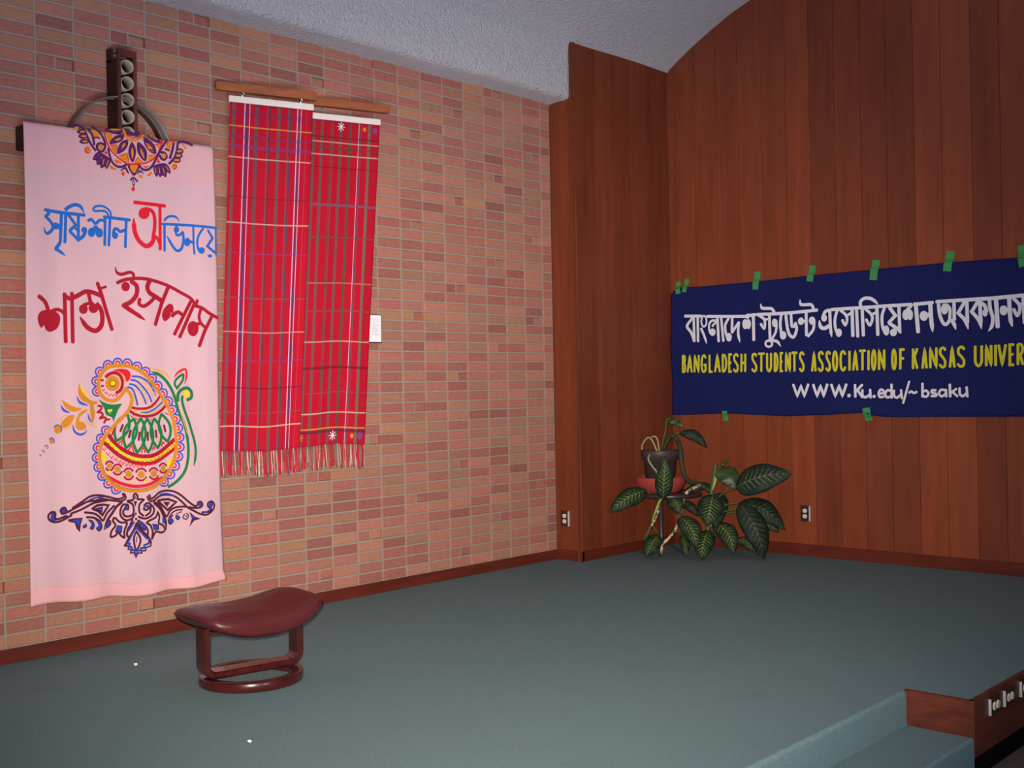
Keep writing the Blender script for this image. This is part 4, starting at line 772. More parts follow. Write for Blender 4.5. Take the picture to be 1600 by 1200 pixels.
STEMS=[
([(0.54,4.763,0.749),(0.506,4.731,0.873),(0.478,4.705,0.903),(0.478,4.637,0.857),(0.503,4.593,0.821)],0.0075,'pale'),
([(0.541,4.763,0.798),(0.535,4.757,0.872),(0.521,4.745,0.911),(0.499,4.725,0.907)],0.0066,'pale'),
([(0.551,4.773,0.783),(0.552,4.8,0.87),(0.562,4.823,0.958),(0.555,4.844,1.031)],0.0057,'green'),
([(0.555,4.776,0.793),(0.608,4.798,0.896),(0.687,4.83,0.945)],0.0062,'green'),
([(0.563,4.783,0.803),(0.636,4.783,0.917),(0.689,4.791,0.883),(0.74,4.756,0.818),(0.757,4.745,0.709),(0.77,4.757,0.627),(0.786,4.799,0.576),(0.823,4.888,0.547),(0.88,4.94,0.492)],0.0159,'dark'),
([(0.581,4.583,0.785),(0.597,4.543,0.75),(0.633,4.549,0.693),(0.668,4.554,0.646),(0.697,4.581,0.464)],0.0071,'pale'),
([(0.9,4.986,0.693),(0.903,4.961,0.603),(0.887,4.947,0.506),(0.878,4.939,0.385),(0.876,4.91,0.243),(0.864,4.899,0.122)],0.0168,'green'),
([(0.91,4.968,0.603),(0.887,4.947,0.502)],0.0203,'lime'),
([(0.885,4.945,0.385),(0.971,4.956,0.476),(1.08,4.961,0.524)],0.0057,'green'),
([(0.885,4.945,0.337),(0.975,4.947,0.39),(1.096,4.976,0.414)],0.0062,'green'),
([(0.877,4.938,0.279),(1.003,4.918,0.347),(1.137,4.933,0.377)],0.0062,'green'),
([(0.876,4.937,0.264),(0.993,4.977,0.326),(1.102,5.009,0.344),(1.143,5.048,0.314)],0.0057,'green'),
([(0.88,4.913,0.233),(0.909,4.913,0.255),(0.929,4.918,0.27)],0.0097,'lime'),
([(0.868,4.93,0.153),(0.928,4.986,0.161),(1.01,5.061,0.135)],0.0057,'green'),
([(0.823,4.888,0.542),(0.812,4.741,0.505),(0.752,4.768,0.442),(0.725,4.771,0.343),(0.702,4.75,0.238),(0.666,4.716,0.161),(0.622,4.676,0.104),(0.611,4.665,0.027)],0.0115,'cane'),
([(0.745,4.762,0.442),(0.729,4.719,0.469),(0.71,4.647,0.488)],0.0053,'green'),
([(0.725,4.771,0.343),(0.763,4.697,0.319)],0.0062,'green'),
([(0.641,4.611,0.43),(0.617,4.616,0.327),(0.58,4.609,0.263),(0.542,4.602,0.203),(0.512,4.601,0.143),(0.518,4.607,0.104)],0.0097,'cane'),
([(0.666,4.634,0.468),(0.641,4.611,0.43),(0.63,4.574,0.356),(0.582,4.598,0.279)],0.0071,'lime'),
([(0.579,4.609,0.244),(0.62,4.632,0.177)],0.0057,'green'),
([(0.524,4.612,0.501),(0.59,4.618,0.47),(0.655,4.624,0.454)],0.0057,'green'),
([(0.702,4.75,0.238),(0.715,4.788,0.167)],0.0053,'green'),
]
BAN_TOP=[(0.205, 1.954), (0.277, 2.066), (0.341, 2.095), (0.575, 2.089), (1.054, 2.091), (1.516, 2.102), (2.019, 2.106), (2.555, 2.11), (3.049, 2.101)]
BAN_BOT=[(0.21, 1.052), (0.779, 1.069), (1.297, 1.049), (1.665, 1.063), (1.916, 1.078), (1.974, 1.059), (2.108, 1.046), (3.03, 1.056)]
TAPES=[(0.327, 2.094, 0.0466, 0.0984, -8), (0.4, 2.109, 0.0415, 0.1088, 9), (1.054, 2.1, 0.0518, 0.1399, 4), (1.519, 2.117, 0.0518, 0.1192, 8), (2.017, 2.102, 0.057, 0.1451, 7), (2.553, 2.119, 0.057, 0.1399, 9), (3.038, 2.111, 0.0518, 0.1451, -6), (0.749, 1.051, 0.0466, 0.0777, 3), (1.943, 1.068, 0.057, 0.0933, -8)]
PLANKS=[0.311, 0.503, 0.701, 0.906, 1.115, 1.324, 1.52, 1.721, 1.925, 2.118, 2.319, 2.513, 2.718, 2.908]
BPLANKS=[4.419, 4.642, 4.866, 5.08]
HALVES=[(13, 25), (15, 28), (17, 31), (19, 25), (17, 22), (15, 19), (15, 10), (13, 7), (19, 7), (17, 4), (15, 1), (9, 10), (7, 7), (9, 1), (11, 4), (13, 42), (15, 45), (17, 48), (17, 40), (19, 42), (9, 45), (11, 48), (11, 22)]


# ------------------------------------------------------------------ helpers
def tag(o, label=None, cat=None, group=None, kind=None):
    if label: o['label'] = label
    if cat: o['category'] = cat
    if group: o['group'] = group
    if kind: o['kind'] = kind
    return o
def empty(name, loc, label, cat, group=None):
    o = bpy.data.objects.new(name, None); COL.objects.link(o); o.location = loc
    o.empty_display_size = 0.1
    return tag(o, label, cat, group)
def mesh_obj(name, verts, faces, mats, parent=None, smooth=False, fmat=None):
    me = bpy.data.meshes.new(name); me.from_pydata([tuple(v) for v in verts], [], faces); me.update()
    return fin(name, me, mats, parent, smooth, fmat)
def fin(name, me, mats, parent=None, smooth=False, fmat=None):
    for m in (mats if isinstance(mats, (list, tuple)) else [mats]): me.materials.append(m)
    if fmat:
        for p, i in zip(me.polygons, fmat): p.material_index = i
    if smooth:
        for p in me.polygons: p.use_smooth = True
    o = bpy.data.objects.new(name, me); COL.objects.link(o)
    if parent:
        o.parent = parent
        o.matrix_parent_inverse = Matrix.Translation(-Vector(parent.location))
    return o
def bm_obj(name, bm, mats, parent=None, smooth=False):
    me = bpy.data.meshes.new(name); bmesh.ops.recalc_face_normals(bm, faces=bm.faces[:])
    bm.to_mesh(me); bm.free()
    return fin(name, me, mats, parent, smooth)
def add_box(bm, lo, hi, bevel=0.0, mat=0, xf=None):
    lo, hi = Vector(lo), Vector(hi)
    g = bmesh.ops.create_cube(bm, size=1.0)
    vs = g['verts']
    for v in vs:
        v.co = Vector([lo[i] + (v.co[i]+.5)*(hi[i]-lo[i]) for i in range(3)])
    fs = list({f for v in vs for f in v.link_faces})
    if bevel:
        es = list({e for v in vs for e in v.link_edges})
        r = bmesh.ops.bevel(bm, geom=es, offset=bevel, segments=2, affect='EDGES', profile=.6)
        vs = list({v for f in r['faces'] for v in f.verts} | {v for v in vs if v.is_valid})
        fs = list({f for v in vs for f in v.link_faces})
    if xf is not None:
        for v in vs: v.co = xf @ v.co
    for f in fs: f.material_index = mat
    return vs
def add_tube(bm, pts, rad, seg=8, cap=True):
    pts = [Vector(p) for p in pts]; n = len(pts)
    rad = rad if isinstance(rad, (list, tuple)) else [rad]*n
    T0 = (pts[1]-pts[0]).normalized()
    ref = Vector((0, 0, 1)) if abs(T0.z) < .9 else Vector((1, 0, 0))
    N = T0.cross(ref).normalized(); rings = []
    for i, p in enumerate(pts):
        T = (pts[min(i+1, n-1)]-pts[max(i-1, 0)]).normalized()
        N = (N - T*N.dot(T)).normalized(); B = T.cross(N)
        rings.append([bm.verts.new(p + (N*math.cos(2*math.pi*k/seg)+B*math.sin(2*math.pi*k/seg))*rad[i]) for k in range(seg)])
    for a, b in zip(rings, rings[1:]):
        for k in range(seg): bm.faces.new((a[k], a[(k+1) % seg], b[(k+1) % seg], b[k]))
    if cap:
        bm.faces.new(rings[0][::-1]); bm.faces.new(rings[-1])
def add_lathe(bm, prof, c, seg=40, axis='z', closed=False):
    c = Vector(c); rings = []
    for r, h in prof:
        ring = []
        for k in range(seg):
            a = 2*math.pi*k/seg
            if axis == 'z': q = Vector((r*math.cos(a), r*math.sin(a), h))
            else: q = Vector((h, r*math.cos(a), r*math.sin(a)))
            ring.append(bm.verts.new(c+q))
        rings.append(ring)
    prs = list(zip(rings, rings[1:])) + ([(rings[-1], rings[0])] if closed else [])
    for a, b in prs:
        for k in range(seg): bm.faces.new((a[k], a[(k+1) % seg], b[(k+1) % seg], b[k]))
def catmull(P, n=5, closed=False):
    P = [Vector(q) for q in P]; N = len(P)
    if N < 3 and not closed: return P
    o = []
    for i in range(N if closed else N-1):
        g = (lambda k: P[k % N]) if closed else (lambda k: P[min(max(k, 0), N-1)])
        a, b, c, d = g(i-1), g(i), g(i+1), g(i+2)
        for s in range(n):
            t = s/n
            o.append(.5*((2*b)+(c-a)*t+(2*a-5*b+4*c-d)*t*t+(3*b-a-3*c+d)*t**3))
    if not closed: o.append(P[-1])
    return o

# ------------------------------------------------------------------ materials
def srgb(r, g, b):
    f = lambda c: ((c/255+.055)/1.055)**2.4 if c/255 > .04045 else c/255/12.92
    return (f(r), f(g), f(b), 1)
class NT:
    def __init__(s, name, rough=.6, spec=.3):
        s.m = bpy.data.materials.new(name); s.m.use_nodes = True
        s.t = s.m.node_tree; s.b = s.t.nodes['Principled BSDF']
        s.b.inputs['Roughness'].default_value = rough
        s.b.inputs['Specular IOR Level'].default_value = spec
    def n(s, typ, ins=None, **kw):
        nd = s.t.nodes.new(typ)
        for k, v in kw.items(): setattr(nd, k, v)
        for k, v in (ins or {}).items():
            if hasattr(v, 'is_linked'): s.t.links.new(v, nd.inputs[k])
            else: nd.inputs[k].default_value = v
        return nd
    def link(s, a, b): s.t.links.new(a, b)
    def col(s, v):
        if hasattr(v, 'is_linked'): s.link(v, s.b.inputs['Base Color'])
        else: s.b.inputs['Base Color'].default_value = v
    def mix(s, f, a, b, mode='MIX'):
        nd = s.n('ShaderNodeMix', data_type='RGBA', blend_type=mode)
        for k, v in ((0, f), (6, a), (7, b)):
            if hasattr(v, 'is_linked'): s.link(v, nd.inputs[k])
            else: nd.inputs[k].default_value = v
        return nd.outputs[2]
    def math(s, op, a, b=0.0, clamp=False):
        nd = s.n('ShaderNodeMath', operation=op, use_clamp=clamp)
        for k, v in ((0, a), (1, b)):
            if hasattr(v, 'is_linked'): s.link(v, nd.inputs[k])
            else: nd.inputs[k].default_value = v
        return nd.outputs[0]
    def coord(s, scale=(1, 1, 1), out='Object'):
        tc = s.n('ShaderNodeTexCoord')
        mp = s.n('ShaderNodeMapping', {'Vector': tc.outputs[out], 'Scale': scale})
        return mp.outputs[0]
    def noise(s, vec, scale, detail=4, rough=.55):
        return s.n('ShaderNodeTexNoise', {'Vector': vec, 'Scale': scale, 'Detail': detail, 'Roughness': rough}).outputs['Fac']
    def ramp(s, fac, stops, interp='LINEAR'):
        nd = s.n('ShaderNodeValToRGB', {'Fac': fac}); cr = nd.color_ramp; cr.interpolation = interp
        while len(cr.elements) < len(stops): cr.elements.new(.5)
        for e, (p, c) in zip(cr.elements, stops): e.position = p; e.color = c
        return nd
    def bump(s, h, strength=.3, dist=.01):
        s.link(s.n('ShaderNodeBump', {'Height': h, 'Strength': strength, 'Distance': dist}).outputs[0], s.b.inputs['Normal'])
def plain(name, rgb, rough=.6, spec=.3, var=.12, nscale=30, metal=0.0, bump=0.0):
    n = NT(name, rough, spec); c = srgb(*rgb)
    f = n.noise(n.coord(), nscale)
    n.col(n.mix(f, tuple(x*(1-var) for x in c[:3])+(1,), tuple(min(1, x*(1+var)) for x in c[:3])+(1,)))
    n.b.inputs['Metallic'].default_value = metal
    if bump: n.bump(f, bump, .004)
    return n.m

# brick: own colour of every brick from a face attribute, speckled
n = NT('fired_brick', .85, .15)
at = n.n('ShaderNodeAttribute', attribute_name='tone').outputs['Color']
f = n.noise(n.coord((1, 3, 7)), 9, 6, .75)
sp = n.ramp(n.noise(n.coord(), 120, 3), [(.55, (0, 0, 0, 1)), (.75, (1, 1, 1, 1))]).outputs[0]
c = n.mix(f, n.mix(.42, at, (.12, .05, .04, 1)), n.mix(.28, at, (.75, .50, .38, 1)))
n.col(n.mix(n.math('MULTIPLY', sp, .25), c, (.10, .05, .04, 1)))
n.bump(f, .35, .004)
BRICK = n.m
MORTAR = plain('grey_mortar', (151, 135, 122), .95, .1, .18, 60, bump=.4)
# wood panelling: tone per board from attribute, vertical grain
def wood(name, base, dark, scale=(1, 1, 1), rough=.42, attr=False, coat=0.0, freq=9):
    n = NT(name, rough, .35)
    v = n.coord(scale)
    g = n.noise(v, freq, 8, .62); g2 = n.noise(v, freq*.28, 3, .5)
    c = n.mix(n.ramp(g, [(.3, (0, 0, 0, 1)), (.72, (1, 1, 1, 1))]).outputs[0], srgb(*dark), srgb(*base))
    c = n.mix(n.math('MULTIPLY', g2, .5), c, srgb(*dark))
    if attr:
        c = n.mix(1.0, c, n.n('ShaderNodeAttribute', attribute_name='tone').outputs['Color'], 'MULTIPLY')
    n.col(c); n.bump(g, .08, .002)
    n.b.inputs['Coat Weight'].default_value = coat
    return n.m
PANEL = wood('redwood_panelling', (145, 70, 41), (112, 52, 30), (1, 1, .10), .5, True, freq=13)
PANEL_Y = wood('redwood_trim', (132, 66, 38), (90, 40, 24), (1, 1, .12), .45, False, freq=14)
BASE_W = wood('baseboard_wood', (112, 44, 28), (80, 28, 18), (.5, .25, 3), .45, False, freq=9)
STEPW = wood('step_facing_wood', (120, 56, 36), (74, 34, 24), (1, .4, 3), .45, False, freq=10)
BARW = wood('hanger_bar_wood', (170, 96, 54), (130, 68, 38), (3, .4, 5), .5, False, freq=9)
CROSSW = wood('dark_cross_wood', (118, 54, 41), (67, 29, 24), (3, 3, .3), .5, False, freq=9)
CROSSD = wood('near_black_wood', (58, 30, 26), (34, 18, 16), (3, 3, .3), .6, False, freq=9)
LACQ = wood('mahogany_lacquer', (83, 26, 24), (40, 12, 12), (.6, 2, 2), .28, False, .4, freq=7)
# carpet
n = NT('green_carpet', .98, .05)
v = n.coord()
fine = n.math('ADD', n.math('MULTIPLY', n.noise(v, 420, 2, .6), .45), n.math('MULTIPLY', n.ramp(n.noise(v, 115, 3, .7), [(.3, (0, 0, 0, 1)), (.7, (1, 1, 1, 1))]).outputs[0], .55)); mid = n.noise(v, 9, 4, .6); big = n.noise(v, 1.1, 3, .5)
c = n.mix(fine, srgb(84, 101, 101), srgb(128, 147, 148))
c = n.mix(n.math('MULTIPLY', mid, .35), c, srgb(95, 121, 128))
c = n.mix(n.math('MULTIPLY', big, .3), c, srgb(108, 121, 114))
st = n.ramp(n.noise(n.coord((1, 1.6, 1)), 2.3, 3), [(.62, (0, 0, 0, 1)), (.78, (1, 1, 1, 1))]).outputs[0]
c = n.mix(n.math('MULTIPLY', st, .28), c, srgb(88, 92, 88))
n.col(c); n.bump(fine, .5, .006)
CARPET = n.m
n = NT('lower_floor_carpet', .95, .05)
n.col(n.mix(n.noise(n.coord(), 300), srgb(96, 82, 74), srgb(128, 112, 102))); LOWCARPET = n.m
# ceiling
n = NT('rough_plaster', .95, .1)
v = n.coord(); h = n.math('ADD', n.noise(v, 42, 5, .65), n.math('MULTIPLY', n.noise(v, 95, 4, .6), .8))
n.col(n.mix(n.noise(v, 40, 4), srgb(236, 228, 230), srgb(252, 248, 250))); n.bump(h, 1.0, .05)
PLASTER = n.m
# cloths
n = NT('pink_cotton', .9, .1)
wv = n.noise(n.coord((1, 1, 1)), 700, 1); bg = n.noise(n.coord((1, 3, .5)), 3, 3)
n.col(n.mix(bg, srgb(197, 154, 162), srgb(206, 168, 174))); n.bump(wv, .15, .001); PINK = n.m
n = NT('pink_cotton_doubled', .9, .1)
n.col(n.mix(n.noise(n.coord((1, 3, .5)), 3, 3), srgb(213, 151, 154), srgb(220, 165, 166))); PINK2 = n.m
n = NT('pink_cotton_folded_over', .9, .1)
n.col(n.mix(n.noise(n.coord((1, 3, .5)), 3, 3), srgb(206, 153, 159), srgb(213, 166, 170))); PINK3 = n.m
n = NT('navy_cloth', .75, .15)
n.col(n.mix(n.noise(n.coord((3, 1, 1)), 4, 4), srgb(17, 23, 70), srgb(23, 30, 90))); n.bump(n.noise(n.coord((2, 1, 1)), 9, 4), .25, .01); NAVYC = n.m
PAINT = {}
for k, rgb in dict(blue=(35, 96, 180), red=(204, 29, 44), maroon=(158, 22, 40), bluepaint=(57, 81, 175), gold=(191, 121, 33), gold2=(204, 156, 77),
                   yellow=(217, 184, 29), green=(28, 109, 57), brown=(103, 66, 37), maroon2=(114, 20, 40), orange=(212, 123, 29), navy=(40, 61, 155),
                   darkmaroon=(77, 26, 44), purple=(85, 33, 85), pinkpaint=(208, 155, 158), white=(213, 210, 219), yellowpaint=(201, 191, 37)).items():
    PAINT[k] = plain('cloth_paint_'+k, rgb, .8, .15, .06, 40)
WHITEBAR = plain('white_sleeve', (222, 206, 198), .7, .2, .04)
METAL = plain('steel_hook', (190, 186, 180), .3, .5, .1, 40, 1.0)
EDGE = plain('bright_steel_edge', (206, 202, 208), .3, .6, .05, 40, .2)
DULLMETAL = plain('dull_pewter_band', (122, 110, 102), .45, .5, .25, 12, .35)
RINGM = plain('ring_metal', (183, 168, 154), .4, .5, .2, 30, .5)
LEATHER = NT('burgundy_leather', .36, .45)
lv = LEATHER.coord(); lf = LEATHER.noise(lv, 45, 5, .6)
LEATHER.col(LEATHER.mix(LEATHER.noise(lv, 6, 3), srgb(64, 20, 23), srgb(84, 31, 32)))
LEATHER.bump(lf, .25, .004); LEATHER = LEATHER.m
POT = plain('dark_brown_plastic', (64, 52, 52), .5, .35, .1)
SOIL = plain('potting_soil', (58, 42, 32), .95, .05, .4, 90)
DISH = plain('red_glazed_clay', (152, 60, 56), .5, .25, .12, 10)
STAND = plain('dark_stand_metal', (70, 62, 68), .35, .5, .15, 20, .5)
TAPE = plain('green_tape', (58, 138, 76), .6, .3, .08, 25)
PLATE = plain('dark_bronze_plate', (70, 52, 44), .4, .4, .1, 30, .4)
SOCKET = plain('ivory_socket', (226, 208, 184), .4, .4, .04)
SLOT = plain('socket_slot', (30, 26, 24), .6)
PAPER = plain('white_paper', (238, 230, 232), .8, .1, .03)
INK = plain('faded_ink', (170, 164, 170), .9, .1, .1)
FRAME = plain('black_card_edge', (40, 32, 34), .7)
BLACK = plain('toe_recess_shade', (16, 15, 15), .9, .05)
CANE = {'pale': plain('pale_cane', (150, 142, 98), .6, .2, .2, 60), 'green': plain('green_petiole', (62, 92, 46), .5, .3, .2, 40),
        'dark': plain('dark_cane', (50, 56, 40), .6, .2, .35, 60), 'lime': plain('lime_sheath', (150, 168, 84), .5, .3, .15, 30)}
n = NT('ringed_cane', .6, .2)
n.col(n.ramp(n.noise(n.coord((1, 1, 1)), 38, 2), [(.45, srgb(72, 78, 50)), (.6, srgb(206, 180, 142))]).outputs[0]); CANE['cane'] = n.m
# dumb cane leaf: cream feathering along the side veins, from the leaf's own u,v
def leafmat(name, vein, amt, dark, lite):
    n = NT(name, .6, .2)
    uv = n.n('ShaderNodeSeparateXYZ', {'Vector': n.n('ShaderNodeTexCoord').outputs['UV']})
    au = n.math('ABSOLUTE', n.math('SUBTRACT', uv.outputs[0], .5)); au = n.math('MULTIPLY', au, 2.0)
    ph = n.math('MULTIPLY', n.math('SUBTRACT', uv.outputs[1], n.math('MULTIPLY', au, .17)), 66.0)
    nz = n.noise(n.coord(out='UV'), 7, 4, .65)
    s1 = n.math('SINE', n.math('ADD', ph, n.math('MULTIPLY', nz, 5.0)))
    stripe = n.ramp(s1, [(.55, (0, 0, 0, 1)), (.9, (1, 1, 1, 1))]).outputs[0]
    fade = n.ramp(au, [(.0, (1, 1, 1, 1)), (.4, (.75, .75, .75, 1)), (.74, (0, 0, 0, 1))]).outputs[0]
    ends = n.ramp(uv.outputs[1], [(.06, (0, 0, 0, 1)), (.25, (1, 1, 1, 1)), (.78, (.75, .75, .75, 1)), (.95, (0, 0, 0, 1))]).outputs[0]
    br = n.ramp(nz, [(.3, (.25, .25, .25, 1)), (.62, (1, 1, 1, 1))]).outputs[0]
    msk = n.math('MULTIPLY', n.math('MULTIPLY', n.math('MULTIPLY', stripe, fade), ends), br)
    mid = n.ramp(au, [(.015, (1, 1, 1, 1)), (.05, (0, 0, 0, 1))]).outputs[0]
    msk = n.math('MAXIMUM', n.math('MULTIPLY', msk, amt), n.math('MULTIPLY', mid, amt*.5))
    n.col(n.mix(msk, n.mix(n.noise(n.coord(), 18), srgb(*dark), srgb(*lite)), srgb(*vein)))
    return n.m
LEAFS = [leafmat('yellow_veined_leaf', (146, 162, 77), .85, (17, 33, 22), (28, 46, 29)),
         leafmat('grey_veined_leaf', (129, 139, 104), .7, (21, 34, 27), (31, 46, 35)),
         leafmat('dark_leaf', (110, 120, 81), .5, (12, 22, 15), (21, 34, 22))]
PLAINLEAF = plain('plain_green_leaf', (44, 62, 28), .45, .35, .2, 14)

# ------------------------------------------------------------------ room dimensions
B = 0.2032; CRS = B/3.0
HB = 0.07235; H = 3.4453; YC = 20.55*B; YB = 5.38549; WX = 0.244; DH = 3.867
XS = 3.58; XF = 3.86; YS = 2.25; ZT = -0.146; ZL = -0.36

# ---- brick wall: each brick a bevelled block in one wall mesh, stack bond with pairs of half bricks on every third course
random.seed(11)
bm = bmesh.new()
tone = bm.faces.layers.float_color.new('tone')
FAM = [((162, 104, 75), 30), ((171, 99, 77), 34), ((165, 86, 71), 28), ((158, 71, 63), 26), ((141, 57, 52), 10), ((169, 109, 73), 8)]
def brick_col():
    r = random.uniform(0, sum(k for _, k in FAM))
    for c, k in FAM:
        r -= k
        if r <= 0: break
    j = random.uniform(.92, 1.08)
    c = srgb(*[min(255, x*j*random.uniform(.98, 1.02)) for x in c])
    return c
def brick(y0, y1, z0, z1, x1, col):
    b = 0.0035; x0 = -0.05
    o = [(x1-b, y0, z0), (x1-b, y1, z0), (x1-b, y1, z1), (x1-b, y0, z1)]
    i = [(x1, y0+b, z0+b), (x1, y1-b, z0+b), (x1, y1-b, z1-b), (x1, y0+b, z1-b)]
    k = [(x0, y0, z0), (x0, y1, z0), (x0, y1, z1), (x0, y0, z1)]
    V = [[bm.verts.new(p) for p in q] for q in (k, o, i)]
    fs = [bm.faces.new(V[2])]
    for a, c in ((0, 1), (1, 2)):
        for s in range(4): fs.append(bm.faces.new((V[a][s], V[a][(s+1) % 4], V[c][(s+1) % 4], V[c][s])))
    for f in fs: f[tone] = col
JH = 0.0056; XM = -.0045; XR_ = -.019
def mquad(*p):
    f = bm.faces.new([bm.verts.new(q) for q in p]); f.material_index = 1
def mring(a, b, c, d, y0, y1, z0, z1):
    '''mortar around a brick y0..y1, z0..z1 inside its cell a..b, c..d'''
    mquad((XM, a, c), (XM, b, c), (XM, b, z0), (XM, a, z0)); mquad((XM, a, z1), (XM, b, z1), (XM, b, d), (XM, a, d))
    if y0 > a: mquad((XM, a, z0), (XM, y0, z0), (XM, y0, z1), (XM, a, z1))
    if b > y1: mquad((XM, y1, z0), (XM, b, z0), (XM, b, z1), (XM, y1, z1))
for r in range(0, 51):
    c0 = HB + r*CRS; c1 = min(c0+CRS, H+.03)
    z0 = c0 + JH; z1 = min(c0 + CRS - JH, H+.02)
    if z1-z0 < .01: continue
    prev = False
    for k in range(-20, 21):
        ka, kb = k*B, min((k+1)*B, YC)
        y0 = ka + JH; y1 = min(kb - JH, YC)
        if prev: y0 = ka + .001
        jit = random.uniform(-.001, .001)
        if r % 3 == 1 and (k % 6) == {0: 3, 1: 5, 2: 1}[((r-1)//3) % 3] and k < 20:
            h = ka+B/2
            brick(y0, h-JH, z0, z1, jit, brick_col()); mring(ka, h+JH, c0, c1, y0, h-JH, z0, z1)
            brick(h+JH, kb, z0, z1, XR_, brick_col()); mring(h+JH, kb, c0, c1, h+JH, kb, z0, z1)
            mquad((XM, h+JH, z0), (XR_-.01, h+JH, z0), (XR_-.01, h+JH, z1), (XM, h+JH, z1))
            for zz in (z0, z1): mquad((XM, h+JH, zz), (XM, kb, zz), (XR_-.01, kb, zz), (XR_-.01, h+JH, zz))
            prev = True
            continue
        brick(y0, y1, z0, z1, jit, brick_col()); mring(ka, kb, c0, c1, ka if prev else y0, y1, z0, z1)
        prev = False
vs = [bm.verts.new(p) for p in ((-.12, -20*B, 0), (-.12, YC, 0), (-.12, YC, H+.03), (-.12, -20*B, H+.03))]
f = bm.faces.new(vs); f.material_index = 1
tag(bm_obj('wall_left', bm, [BRICK, MORTAR]), kind='structure')

# ---- panelled walls
def boards(name, edges, z0, z1f, face, tones, depth=.02):
    """vertical boards between edges; face(s, d, z) -> point"""
    bm = bmesh.new(); tl = bm.faces.layers.float_color.new('tone')
    for i, (a, b) in enumerate(zip(edges, edges[1:])):
        t = tones[i % len(tones)]; c = (t, t*random.uniform(.94, 1.0), t*random.uniform(.9, 1.0), 1)
        g = .0016; a0 = a + (g if i else -.03); b0 = b - (g if i < len(edges)-2 else -.03)
        P = [face(a0, -depth, z0), face(a0, 0, z0), face(b0, 0, z0), face(b0, -depth, z0)]
        Q = [face(a0, -depth, z1f(a0)), face(a0, 0, z1f(a0)), face(b0, 0, z1f(b0)), face(b0, -depth, z1f(b0))]
        P = [bm.verts.new(p) for p in P]; Q = [bm.verts.new(p) for p in Q]
        for k in range(4):
            f = bm.faces.new((P[k], P[(k+1) % 4], Q[(k+1) % 4], Q[k])); f[tl] = c
        for q in (P, Q): bm.faces.new(q)[tl] = c
    s0, s1 = edges[0]-.03, edges[-1]+.03
    q = [face(s0, -depth, z0), face(s1, -depth, z0), face(s1, -depth, z1f(s1)), face(s0, -depth, z1f(s0))]
    q2 = [bm.verts.new(p) for p in q]; bm.faces.new(q2)[tl] = (.1, .1, .1, 1)
    return tag(bm_obj(name, bm, PANEL), kind='structure')
VAULT = [(-.13, H), (.0, 3.452), (.077, 3.462), (.15, 3.462), (.185, 3.468), (.203, 3.49), (.207, 3.55), (.208, 3.622), (.211, 3.765), (.231, 3.866), (.362, 3.955),
         (.535, 4.053), (.702, 4.138), (.853, 4.21), (1.042, 4.283), (1.4, 4.385), (1.9, 4.475), (2.6, 4.54), (3.4, 4.55), (4.4, 4.5), (5.4, 4.38), (6.4, 4.2), (7.2, 4.0), (7.6, 3.85)]
def zv(x):
    for (a, za), (b, zb) in zip(VAULT, VAULT[1:]):
        if a <= x <= b: return za+(zb-za)*(x-a)/(b-a)
    return VAULT[-1][1]
random.seed(5)
ed = [WX] + PLANKS
while ed[-1] < 7.4: ed.append(ed[-1]+.2)
sub = []
for a, b in zip(ed, ed[1:]): sub += [a, (a+b)/2] if False else [a]
sub.append(ed[-1])
tn = [.9, .98, 1.0, .95, 1.04, .97, 1.1, .8, .92, .86, .8, 1.12, 1.16, .8, .95, .9, 1.05, .88, 1.0, .92]
boards('wall_back', sub, 0, lambda s: zv(s)+.03, lambda s, d, z: (s, YB-d, z), tn)
boards('wall_side', [YC] + BPLANKS + [YB], 0, lambda s: DH+.04, lambda s, d, z: (WX+d, s, z), [.72, .9, .8, .86, .74])
boards('wall_front', [.03, WX-.034], 0, lambda s: zv(s)+.02, lambda s, d, z: (s, YC-d, z), [.84])
# corner strip, with the plaster meeting it
bm = bmesh.new(); add_box(bm, (WX-.010, YC-.009, 0), (WX+.006, YC+.008, DH+.01), .003)
tag(bm_obj('trim_1', bm, PANEL_Y), kind='structure')
# baseboards
bm = bmesh.new(); add_box(bm, (-.02, -20*B, 0), (.012, YC, HB), .003)
tag(bm_obj('baseboard_left', bm, BASE_W), kind='structure')
bm = bmesh.new(); add_box(bm, (WX+.0, YB-.014, 0), (7.4, YB+.02, .088), .003)
tag(bm_obj('baseboard_back', bm, BASE_W), kind='structure')
bm = bmesh.new(); add_box(bm, (WX-.01, YC-.016, 0), (WX+.014, YB, .075), .003)
add_box(bm, (.0, YC-.014, 0), (WX+.014, YC+.01, .075), .003)
tag(bm_obj('baseboard_side', bm, BASE_W), kind='structure')

# ---- ceiling vault
bm = bmesh.new()
prof = []
for (a, za), (b, zb) in zip(VAULT, VAULT[1:]):
    k = max(1, int(math.hypot(b-a, zb-za)/.12))
    for s in range(k): prof.append((a+(b-a)*s/k, za+(zb-za)*s/k))
prof.append(VAULT[-1])
ys = [-4.2 + i*.12 for i in range(int((YC+.01+4.2)/.12)+1)] + [YC+.012]
def slab(prof, ys):
    lo = [[bm.verts.new((x + .006*noise.noise(Vector((x*2, y*1.3, 3))), y, z+.010*noise.noise(Vector((x*3, y*1.5, 0))))) for x, z in prof] for y in ys]
    hi = [[bm.verts.new((x, y, z+.12)) for x, z in prof] for y in (ys[0], ys[-1])]
    for A, C in zip(lo, lo[1:]):
        for i in range(len(prof)-1): bm.faces.new((A[i], A[i+1], C[i+1], C[i]))
    for i in range(len(prof)-1): bm.faces.new((hi[0][i], hi[1][i], hi[1][i+1], hi[0][i+1]))
slab(prof, ys)
p2 = [q for q in prof if q[0] >= .23]
slab(p2, [YC+.0 + i*(YB-YC+.02)/10 for i in range(11)])
tag(bm_obj('ceiling', bm, PLASTER, smooth=True), kind='structure')

